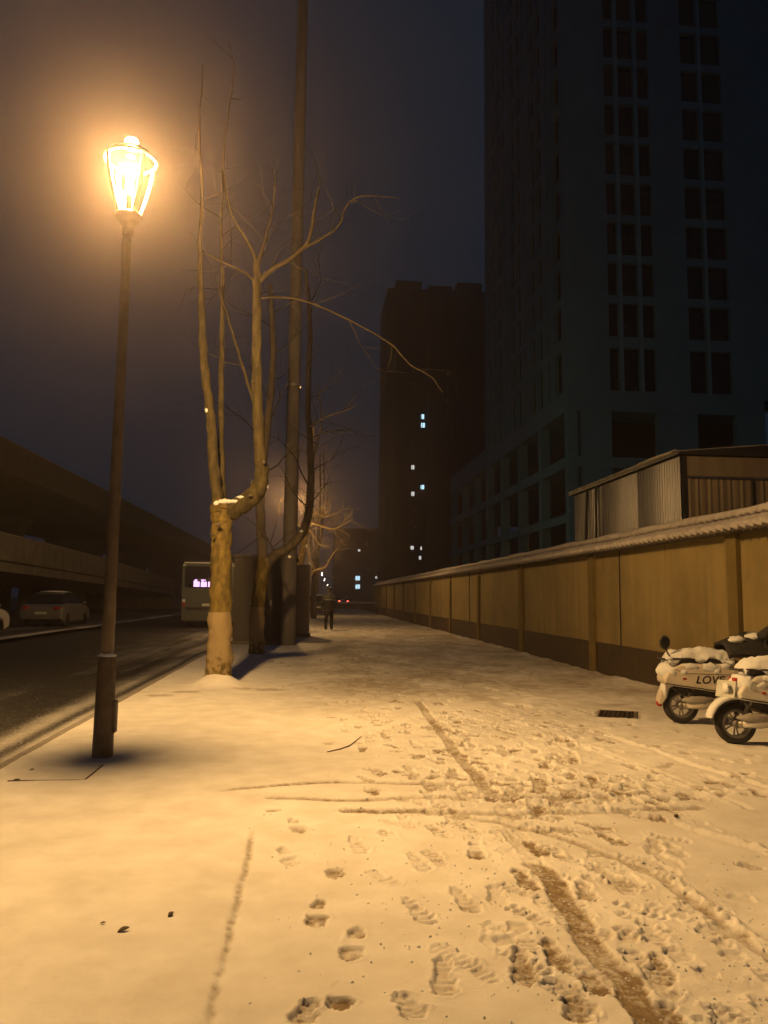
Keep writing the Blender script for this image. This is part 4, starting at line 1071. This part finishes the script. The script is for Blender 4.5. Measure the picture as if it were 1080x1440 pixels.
# ------------------------------------------------------------------ scooters under snow
def wheel(o, x, r=.205, w=.055):
    prof = []
    for k in range(13):
        a = math.pi*(k/12)-math.pi/2
        prof.append((r-.052+.052*math.cos(a), w*math.sin(a)))
    t = MB().lathe([(r-.066, -w*.8)]+prof+[(r-.066, w*.8), (r-.066, -w*.8)], 36, (x, 0, r), 'y', False).build('wheel', 'rubber', o, smooth=True)
    rm = MB(); n = 28
    for (ra, rb_) in ((r-.085, r-.064),):
        rm.lathe([(rb_, -.048), (rb_+.004, 0), (rb_, .048), (ra, .044), (ra-.004, 0), (ra, -.044), (rb_, -.048)], n, (x, 0, r), 'y', False)
    rm.lathe([(.03, -.07), (.042, -.06), (.042, .06), (.03, .07)], 16, (x, 0, r), 'y')
    for k in range(10):
        a = 2*math.pi*k/10+(.12 if k % 2 else -.12)
        rm.tube([(x+.035*math.cos(a), 0, r+.035*math.sin(a)), (x+(r-.07)*math.cos(a+.05), 0, r+(r-.07)*math.sin(a+.05))], .008, 5)
    rm.build('rim', 'rim', t)
    return t
def arc_strip(b, c, r, a0, a1, hw, th, n=14):
    vs = []; fs = []
    for i in range(n+1):
        a = R(a0+(a1-a0)*i/n); k = math.cos((i/n-.5)*1.2)
        for rr, ww in ((r, hw), (r+th*.6, hw), (r+th, hw*.55), (r+th, -hw*.55), (r+th*.6, -hw), (r, -hw)):
            vs.append((c[0]+rr*math.cos(a), ww, c[1]+rr*math.sin(a)))
    for i in range(n):
        for j in range(6): fs.append((i*6+j, i*6+(j+1) % 6, (i+1)*6+(j+1) % 6, (i+1)*6+j))
    fs.append(tuple(range(6))); fs.append(tuple(reversed(range(n*6, n*6+6))))
    b.add(vs, fs)
def drift(x0, x1, hw, z0, h, seed, sag=.03, nx=26, ny=12, drip=.05):
    # a slab of settled snow hanging over the edges
    rr = np.random.default_rng(seed); u = np.linspace(0, 1, nx); v = np.linspace(-1, 1, ny)
    N = vnoise(u, v, .11, .35, seed)+.5*vnoise(u, v, .05, .2, seed+1)
    vs = []; fs = []
    for i in range(nx):
        for j in range(ny):
            e = max(abs(v[j])**3, (abs(2*u[i]-1))**6)
            x = x0+(x1-x0)*u[i]; y = v[j]*hw*(1+.06*N[i % N.shape[0]][0])
            z = z0+h*(1-e*.9)+.28*h*N[j, i]*(1-.3*e) - (drip*(.5+.5*math.sin(u[i]*15+seed)+.4*N[j, i]) if abs(v[j]) > .99 else 0) - sag*(2*u[i]-1)**2
            vs.append((x, y, z))
    for i in range(nx-1):
        for j in range(ny-1):
            a = i*ny+j; fs.append((a, a+ny, a+ny+1, a+1))
    # closed underside
    o = len(vs); vs += [(x, y*.97, z0-.012-sag*((x-x0)/(x1-x0)*2-1)**2) for x, y, z in vs]
    for i in range(nx-1):
        for j in range(ny-1):
            a = o+i*ny+j; fs.append((a, a+1, a+ny+1, a+ny))
    for i in range(nx-1):
        for j in (0, ny-1):
            a = i*ny+j; fs.append((a, o+a, o+a+ny, a+ny))
    for j in range(ny-1):
        for i in (0, nx-1):
            a = i*ny+j; fs.append((a, a+1, o+a+1, o+a))
    return MB().add(vs, fs)
def scooter(label, loc, rz, tx, paint, love=False, quilt=False, rear_mirror=False, plate=False, lean=0.0):
    o = empty('parked_scooter', loc, rz); tag(o, label, 'scooter', 'scooters parked by the yard wall')
    o.rotation_euler = (R(lean), 0, rz)
    wheel(o, 0); wheel(o, 1.27)
    t = tx
    b = MB(); b.prism([(t, .455), (t-.015, .52), (t+.07, .635), (t+.20, .695), (t+.75, .70), (t+.92, .56), (t+.96, .40), (t+.78, .345), (t+.40, .40), (t+.15, .43)], -.165, .165)
    body = b.build('body', paint, o, bev=.045, seg=3)
    MB().prism([(t+.10, .425), (t+.5, .395), (t+.9, .345), (t+.9, .24), (t+.55, .22), (t+.35, .30), (t+.15, .36)], -.11, .11).build('under_tray', 'black_plastic', o, bev=.02)
    MB().prism([(t+.12, .70), (t+.10, .735), (t+.2, .762), (t+.78, .765), (t+.86, .73), (t+.84, .70)], -.135, .135).build('seat', 'vinyl', o, bev=.025, seg=3)
    drift(t+.05, t+.80, .155, .775, .095, 7 if love else 9, drip=.085).build('seat_snow', 'snow', o, smooth=True)
    b = MB(); b.ball((t+.10, 0, .605), (.14, .172, .105), 20, 12, .08, 4); b.build('tail_snow', 'snow', o, smooth=True)
    for k, (x, z, rx, rz_) in enumerate(((t+.30, .665, .09, .035), (t+.52, .655, .10, .05), (t+.70, .67, .07, .03), (t+.22, .60, .05, .03), (t+.60, .62, .04, .045))):
        MB().ball((x, -.158, z), (rx, .018, rz_), 14, 8, .18, k+(5 if love else 0)).build('side_snow', 'snow', o, smooth=True)
    MB().tube([(t+.01, -.163, .47), (t+.16, -.1665, .445), (t+.42, -.1665, .415), (t+.78, -.166, .362)], .006, 6).build('trim_strip', 'black_plastic', o, smooth=True)
    MB().tube([(t+.12, -.166, .63), (t+.24, -.1665, .585), (t+.75, -.1665, .575), (t+.90, -.163, .52)], .0028, 5).build('panel_seam', 'black_plastic', o, smooth=True)
    MB().box(t+.205, t+.245, -.170, -.164, .515, .535).build('badge', 'red_lens', o, bev=.004)
    MB().tube([(.40, -.12, .30), (.30, -.15, .33), (.18, -.14, .30), (.05, -.11, .24)], .006, 6).build('brake_cable', 'black_plastic', o, smooth=True)
    MB().tube([(.62, -.16, .26), (.62, -.22, .255)], .014, 8).build('foot_peg', 'rubber', o)
    # grab rail, tail light
    MB().tube([(t+.35, -.15, .745), (t+.12, -.15, .75), (t+.0, -.10, .745), (t-.02, 0, .742), (t+.0, .10, .745), (t+.12, .15, .75), (t+.35, .15, .745)], .012, 6).build('grab_rail', 'black_plastic', o, smooth=True)
    if not love: MB().prism([(t-.035, .60), (t-.02, .66), (t+.02, .665), (t+.05, .60)], -.09, .09).build('tail_light', 'red_lens', o, bev=.012)
    # swing arms, shock absorbers, mudguard
    for s in (-1, 1):
        MB().tube([(0, s*.085, .205), (.22, s*.09, .215), (.52, s*.09, .27)], [.034, .042, .036], 8, sx=.5).build('swing_arm', 'steel', o, smooth=True)
        sh = MB().tube([(.03, s*.10, .23), (.12, s*.115, .43)], .012, 8).build('shock_absorber', 'steel', o)
        MB().tube([(.05, s*.104, .275), (.10, s*.112, .395)], .027, 10).build('spring', 'black_plastic', sh)
    MB().tube([(.03, -.13, .215), (.20, -.135, .235), (.42, -.13, .29)], [.03, .05, .035], 10, sx=.55).build('motor_cover', paint, o, smooth=True)
    MB().ball((.17, -.135, .275), (.19, .035, .05), 18, 8, .12, 8).build('swing_arm_snow', 'grimy_snow', o, smooth=True)
    b = MB(); arc_strip(b, (0, .205), .228, 85, 175 if not love else 150, .07, .014); mg = b.build('mudguard', 'black_plastic', o, smooth=True)
    b = MB(); arc_strip(b, (0, .205), .245, 80, 168 if not love else 128, .072, .040); b.build('mudguard_snow', 'snow', mg, smooth=True)
    if love:
        b = MB(); b.prism([(t+.02, .46), (t+.09, .455), (t+.045, .29), (t-.01, .215), (t-.055, .225), (t-.035, .32)], -.075, .075); fl = b.build('mud_flap', paint, o, bev=.015)
        MB().prism([(t-.012, .235), (t-.058, .245), (t-.05, .195), (t-.005, .19)], -.05, .05).build('reflector', 'red_lens', fl, bev=.006)
        MB().ball((t+.02, -.03, .37), (.035, .07, .09), 10, 8, .15, 6).build('flap_snow', 'snow', fl, smooth=True)
        cu = bpy.data.curves.new('lettering', 'FONT'); cu.body = 'LOVE'; cu.size = .125; cu.extrude = .0008; cu.shear = .28; cu.space_character = 1.06; cu.offset = .0022
        cu.materials.append(M['black_plastic'])
        tf = bpy.data.objects.new('tmp_text', cu); col.objects.link(tf); lm = bpy.data.meshes.new_from_object(tf.evaluated_get(bpy.context.evaluated_depsgraph_get())); bpy.data.objects.remove(tf)
        tx_ = bpy.data.objects.new('lettering', lm); col.objects.link(tx_); tx_.parent = o
        tx_.location = (t+.345, -.1675, .475); tx_.rotation_euler = (R(90), 0, R(0))
    # deck, leg shield, fork, handlebar
    MB().prism([(.66, .26), (1.02, .25), (1.02, .32), (.66, .34)], -.15, .15).build('floorboard', 'black_plastic', o, bev=.02)
    MB().prism([(.98, .28), (1.06, .28), (1.03, .65), (.98, .92), (.90, .92), (.95, .6)], -.18, .18).build('leg_shield', paint, o, bev=.035, seg=3)
    for s in (-1, 1): MB().tube([(1.27, s*.075, .205), (1.12, s*.07, .62)], .018, 8).build('fork', 'steel', o, smooth=True)
    b = MB(); arc_strip(b, (1.27, .205), .228, 30, 150, .065, .014); fm = b.build('front_mudguard', paint, o, smooth=True)
    b = MB(); arc_strip(b, (1.27, .205), .245, 40, 140, .062, .03); b.build('mudguard_snow', 'snow', fm, smooth=True)
    MB().prism([(.88, .92), (1.06, .92), (1.10, 1.0), (1.02, 1.07), (.90, 1.03)], -.11, .11).build('headset', paint, o, bev=.03)
    MB().ball((1.10, 0, .97), (.05, .07, .06), 12, 8).build('headlight', 'head_lamp', o, smooth=True)
    MB().tube([(.86, -.36, 1.03), (.92, -.22, 1.05), (.95, 0, 1.05), (.92, .22, 1.05), (.86, .36, 1.03)], .013, 8).build('handlebar', 'steel', o, smooth=True)
    for s in (-1, 1):
        MB().tube([(.845, s*.38, 1.026), (.89, s*.27, 1.04)], .019, 10).build('grip', 'rubber', o, smooth=True)
        if not quilt:
            mr = MB().tube([(.92, s*.2, 1.05), (.93, s*.26, 1.14), (.93, s*.30, 1.2)], .006, 6).build('mirror_stalk', 'black_plastic', o)
            MB().ball((.93, s*.32, 1.25), (.018, .06, .045), 12, 8).build('mirror', 'black_plastic', mr, smooth=True)
    MB().tube([(.42, -.10, .25), (.36, -.2, .03)], .012, 6).build('stand', 'steel', o)
    if rear_mirror:
        st = MB().tube([(t+.10, -.12, .755), (t+.055, -.125, .80), (t+.035, -.125, .86)], .009, 6).build('mirror_stalk', 'black_plastic', o)
        MB().ball((t+.02, -.125, .935), (.062, .016, .082), 16, 10).build('mirror', 'black_plastic', st, smooth=True)
        MB().ball((t+.02, -.1405, .930), (.050, .004, .068), 16, 10).build('mirror_glass', 'dark_glass', st, smooth=True)
        MB().ball((t+.07, -.13, .75), (.05, .03, .025), 10, 6, .15, 2).build('stalk_snow', 'snow', st, smooth=True)
    if plate:
        MB().tube([(.02, 0, .60), (-.08, 0, .545)], .016, 6).build('plate_bracket', 'black_plastic', o)
        pl = MB(); pl.box(-.008, .008, -.11, .11, -.085, .085); pl = pl.build('number_plate', 'plate', o, bev=.006, loc=(-.085, -.02, .545)); pl.rotation_euler = (0, R(14), R(32))
        MB().ball((-.095, -.04, .56), (.02, .085, .05), 12, 8, .15, 3).build('plate_snow', 'snow', o, smooth=True)
    if quilt:
        vs = []; fs = []; nu, nv = 16, 16; g = np.random.default_rng(2)
        N = vnoise(np.linspace(0, 1, nu), np.linspace(0, 1, nv), .25, .3, 6)
        for th in (0, .035):
            for i in range(nu):
                for j in range(nv):
                    u = i/(nu-1); v = j/(nv-1)*2-1
                    x = .46+.72*u; zt = .955+.10*u+.03*math.sin(u*5)
                    fall = abs(v)**2.2*(.15+.12*u)
                    vs.append((x+.03*N[j, i], v*(.30+.05*u), zt-fall+.018*N[j, i]-th))
        k = nu*nv
        for i in range(nu-1):
            for j in range(nv-1):
                a = i*nv+j; fs.append((a, a+nv, a+nv+1, a+1)); fs.append((k+a, k+a+1, k+a+nv+1, k+a+nv))
        for i in range(nu-1):
            for j in (0, nv-1):
                a = i*nv+j; fs.append((a, a+nv, k+a+nv, k+a))
        for j in range(nv-1):
            for i in (0, nu-1):
                a = i*nv+j; fs.append((a, a+1, k+a+1, k+a))
        ql = MB().add(vs, fs).build('wind_quilt', 'quilt', o, smooth=True)
        MB().ball((.62, -.12, .975), (.095, .09, .045), 14, 8, .14, 3).build('quilt_snow', 'snow', ql, smooth=True)
        MB().ball((.84, -.10, 1.01), (.11, .09, .045), 14, 8, .14, 5).build('quilt_snow', 'snow', ql, smooth=True)
        MB().tube([(.80, -.30, 1.02), (.90, -.31, 1.06), (1.0, -.32, 1.12), (1.08, -.33, 1.14), (1.13, -.33, 1.11)], [.045, .075, .075, .055, .02], 12).build('hand_muff', 'quilt', ql, smooth=True)
        MB().prism([(.86, .40), (1.12, .45), (1.10, 1.0), (.98, 1.04), (.86, .9)], -.27, .27).build('quilt_front', 'quilt', ql, bev=.05)
    return o
HD = R(-9)
sA = gnd(958, 1017, .02); sB = gnd(1035, 1047, .02)
scooter('cream scooter marked LOVE under snow, nearer the wall, with black wind quilt', (sA[0], sA[1], .022), HD, -.22, 'scooter_cream', love=True, quilt=True, rear_mirror=True)
scooter('snow-covered scooter at the right picture edge showing its rear wheel and plate', (sB[0], sB[1], .022), HD, .0, 'scooter_white', plate=True)

# ------------------------------------------------------------------ drain grate
gr = empty('drain_grate', (GR[0], GR[1], 0), GA); tag(gr, 'dark iron drain grate set in the snowy pavement left of the scooters', 'grate')
b = MB(); b.box(-.23, .23, -.31, -.28, -.06, .020); b.box(-.23, .23, .28, .31, -.06, .020); b.box(-.23, -.20, -.28, .28, -.06, .020); b.build('frame', 'iron', gr)
MB().box(.19, .23, -.28, .28, -.06, .026).build('frame_edge', 'steel', gr)
b0 = MB().box(-.013, .013, -.279, .279, -.03, .018).build('bar', 'iron', gr, loc=(-.165, 0, 0))
for k in range(1, 7): share(b0, (-.165+.055*k, 0, 0), gr)
c0 = MB().box(-.199, .189, -.012, .012, -.034, .013).build('cross_bar', 'iron', gr, loc=(0, -.21, 0))
for k in range(1, 7): share(c0, (0, -.21+.07*k, 0), gr)

# ------------------------------------------------------------------ walking person far down the pavement
def person(loc, rz):
    J = {'pel': (0, 0, .93, .135, .105), 'sp1': (0, .01, 1.08, .15, .115), 'sp2': (0, .02, 1.25, .165, .12), 'chest': (0, .02, 1.38, .165, .115), 'neck': (0, .02, 1.49, .06, .06), 'nk2': (0, .03, 1.545, .052, .055),
         'hd1': (0, .035, 1.60, .072, .085), 'hd2': (0, .03, 1.67, .078, .095), 'hd3': (0, .02, 1.735, .055, .065),
         'hl': (.10, 0, .88, .10, .10), 'kl': (.115, .03, .49, .066, .07), 'al': (.12, -.01, .10, .05, .055), 'fl': (.125, .05, .045, .045, .04), 'tl': (.13, .17, .035, .04, .03),
         'hr': (-.10, 0, .88, .10, .10), 'kr': (-.115, .02, .49, .066, .07), 'ar': (-.12, -.03, .10, .05, .055), 'fr': (-.125, .03, .045, .045, .04), 'tr': (-.13, .15, .035, .04, .03),
         'sl': (.19, .02, 1.40, .075, .08), 'el': (.27, -.03, 1.13, .06, .06), 'wl': (.22, .15, .98, .042, .042), 'pl': (.19, .20, .97, .03, .04),
         'sr': (-.19, .02, 1.40, .075, .08), 'er': (-.27, -.03, 1.13, .06, .06), 'wr': (-.22, .15, .98, .042, .042), 'pr': (-.19, .20, .97, .03, .04)}
    E_ = [('pel','sp1'),('sp1','sp2'),('sp2','chest'),('chest','neck'),('neck','nk2'),('nk2','hd1'),('hd1','hd2'),('hd2','hd3'),('pel','hl'),('hl','kl'),('kl','al'),('al','fl'),('fl','tl'),('pel','hr'),('hr','kr'),('kr','ar'),('ar','fr'),('fr','tr'),
          ('chest','sl'),('sl','el'),('el','wl'),('wl','pl'),('chest','sr'),('sr','er'),('er','wr'),('wr','pr')]
    for s, w_, pn in ((1, 'pl', 'l'), (-1, 'pr', 'r')):   # fingers and thumb
        x, y, z = J[w_][:3]
        for k in range(4):
            J[f'f{k}{pn}'] = (x-s*(.015+.004*k), y+.05, z+.03-.02*k, .010, .010); J[f'g{k}{pn}'] = (x-s*(.045+.004*k), y+.065-.008*abs(k-1), z+.028-.02*k, .009, .009)
            E_ += [(w_, f'f{k}{pn}'), (f'f{k}{pn}', f'g{k}{pn}')]
        J[f't{pn}'] = (x-s*.03, y+.0, z+.045, .011, .011); E_.append((w_, f't{pn}'))
    ks = list(J); me = bpy.data.meshes.new('body'); me.from_pydata([J[k][:3] for k in ks], [(ks.index(a), ks.index(c)) for a, c in E_], [])
    tmp = bpy.data.objects.new('tmp_body', me); col.objects.link(tmp)
    md = tmp.modifiers.new('skin', 'SKIN'); md.use_smooth_shade = True
    for i, k in enumerate(ks):
        sv = me.skin_vertices[0].data[i]; sv.radius = tuple(q*(1.0 if J[k][2] > 1.48 or q < .02 else 1.22) for q in J[k][3:5]); sv.use_root = (k == 'pel')
    ss = tmp.modifiers.new('sub', 'SUBSURF'); ss.levels = 2; ss.render_levels = 2
    dg = bpy.context.evaluated_depsgraph_get(); m2 = bpy.data.meshes.new_from_object(tmp.evaluated_get(dg))
    bpy.data.objects.remove(tmp)
    root = empty('person', loc, rz); tag(root, 'person in dark jacket and trousers walking away on the far snowy pavement', 'person')
    for q in ('jacket', 'trousers', 'skin', 'rubber'): m2.materials.append(M[q])
    for p in m2.polygons:
        c = p.center
        hand = abs(c.x) < .24 and abs(c.x) > .13 and c.y > .185 and .9 < c.z < 1.1
        p.material_index = 2 if (c.z > 1.515 or hand) else (3 if c.z < .075 else (1 if c.z < .84 else 0)); p.use_smooth = True
    m2.name = 'body'
    bo = bpy.data.objects.new('body', m2); col.objects.link(bo); bo.parent = root
    # jacket skirt, collar, reflective band, cap, face details
    MB().lathe([(.20, .76), (.215, .84), (.205, 1.0), (.212, 1.18), (.222, 1.30), (.18, 1.42), (.10, 1.50), (.085, 1.54)], 20).build('jacket', 'jacket', root, smooth=True)
    MB().lathe([(.214, 1.265), (.226, 1.275), (.228, 1.30), (.214, 1.308)], 20).build('reflective_band', 'reflective', root, smooth=True)
    MB().lathe([(.098, 1.695), (.102, 1.72), (.104, 1.765), (.085, 1.79), (.03, 1.80)], 18, (0, .028, 0)).build('cap', 'trousers', root, smooth=True)
    MB().prism([(-.07, .10), (.07, .10), (.05, .185), (-.05, .185)], 1.70, 1.715, 'z').build('cap_peak', 'trousers', root)
    MB().ball((0, .005, 1.64), (.082, .085, .07), 14, 8).build('hair', 'car_black', root, smooth=True)
    MB().ball((0, .122, 1.625), (.014, .022, .02), 8, 6).build('nose', 'skin', root, smooth=True)
    for s in (-1, 1): MB().ball((s*.034, .108, 1.655), (.012, .01, .008), 8, 6).build('eye', 'car_black', root, smooth=True); MB().ball((s*.086, .02, 1.635), (.012, .022, .032), 8, 6).build('ear', 'skin', root, smooth=True)
    MB().ball((0, .108, 1.585), (.026, .012, .008), 8, 6).build('mouth', 'red_lens', root, smooth=True)
    return root
pp = gnd(462, 887, .02)
person((pp[0], pp[1], .02), R(-12))

# ------------------------------------------------------------------ bits on the snow
def zat(x, y):
    i = min(np.searchsorted(xs, x), len(xs)-1); j = min(np.searchsorted(ys, y), len(ys)-1); return float(Z[j, i])
for i, (px, py, s, rz, lb) in enumerate(((174, 1308, .030, .5, 'curled brown leaf on clean snow, largest of the three at lower left'), (240, 1286, .024, 1.2, 'dark leaf scrap standing on clean snow, right of the other leaves'), (145, 1298, .014, 0, 'tiny brown leaf crumb left of the curled leaf'), (951, 1150, .034, .8, 'dark leaf tip on the churned snow left of the right wheel track'))):
    g = gnd(px, py)
    b = MB(); n = 6; vs = []; fs = []
    for k in range(n+1):
        u = k/n; wv = s*.42*math.sin(math.pi*min(1, u*.92+.06)); cz = s*.16*math.sin(u*2.6)
        vs += [((u-.5)*s*1.7, -wv, cz+wv*.15), ((u-.5)*s*1.7, 0, cz), ((u-.5)*s*1.7, wv, cz+wv*.25)]
    for k in range(n): fs += [(3*k, 3*k+1, 3*k+4, 3*k+3), (3*k+1, 3*k+2, 3*k+5, 3*k+4)]
    o = b.add(vs, fs).build('fallen_leaf', 'leaf', None, smooth=True); o.location = (g[0], g[1], zat(g[0], g[1])+.004); o.rotation_euler = (.2, -.15, rz)
    sd = o.modifiers.new('thick', 'SOLIDIFY'); sd.thickness = .0015
    tag(o, lb, 'leaf', 'fallen leaves on the snow')
P = [gnd(*q) for q in ((460, 1058), (478, 1054), (492, 1049), (500, 1043), (508, 1036))]
o = MB().tube([(p[0], p[1], zat(p[0], p[1])+.006) for p in P], [.004, .006, .006, .005, .003], 6).build('twig', 'leaf'); tag(o, 'thin bent twig lying on the snow right of the lamp post', 'twig')

cb = MB(); gq = np.random.default_rng(44)
for k in range(2600):
    yy = 2.3+7.5*gq.random()**1.3; xx = gq.normal(1.6, .9)
    if not (-.35 < xx < 4.6): continue
    r_ = gq.uniform(.003, .010)*(1 if gq.random() < .97 else 1.5); zz = zat(xx, yy)
    if zz < -.01: continue
    a = gq.uniform(.7, 1.3, 6)*r_
    cb.add([(xx+a[0], yy, zz), (xx, yy+a[1], zz), (xx-a[2], yy, zz), (xx, yy-a[3], zz), (xx+a[4]*.2, yy, zz+a[4]*.8), (xx, yy, zz-a[5]*.5)], [(0,1,4),(1,2,4),(2,3,4),(3,0,4),(1,0,5),(2,1,5),(3,2,5),(0,3,5)])
tag(cb.build('snow_crumbs', 'snow', None), 'loose crumbs of snow kicked up along the footprints', 'snow crumbs', kind='stuff')

# ------------------------------------------------------------------ night mist
HX0, HX1, HY0, HY1, HZ0, HZ1 = -172, 192, -62, 432, -1.3, 68
hz = MB().box(HX0, HX1, HY0, HY1, HZ0, HZ1).build('haze', None)
hm = bpy.data.materials.new('mist'); hm.use_nodes = True; t = hm.node_tree; t.nodes.remove(t.nodes['Principled BSDF'])
pv = t.nodes.new('ShaderNodeVolumePrincipled'); pv.inputs['Color'].default_value = (.93, .80, .80, 1); pv.inputs['Density'].default_value = .0022; pv.inputs['Anisotropy'].default_value = .88
t.links.new(pv.outputs[0], t.nodes['Material Output'].inputs['Volume'])
hz.data.materials.append(hm); tag(hz, 'thin night mist over the whole street', kind='stuff')
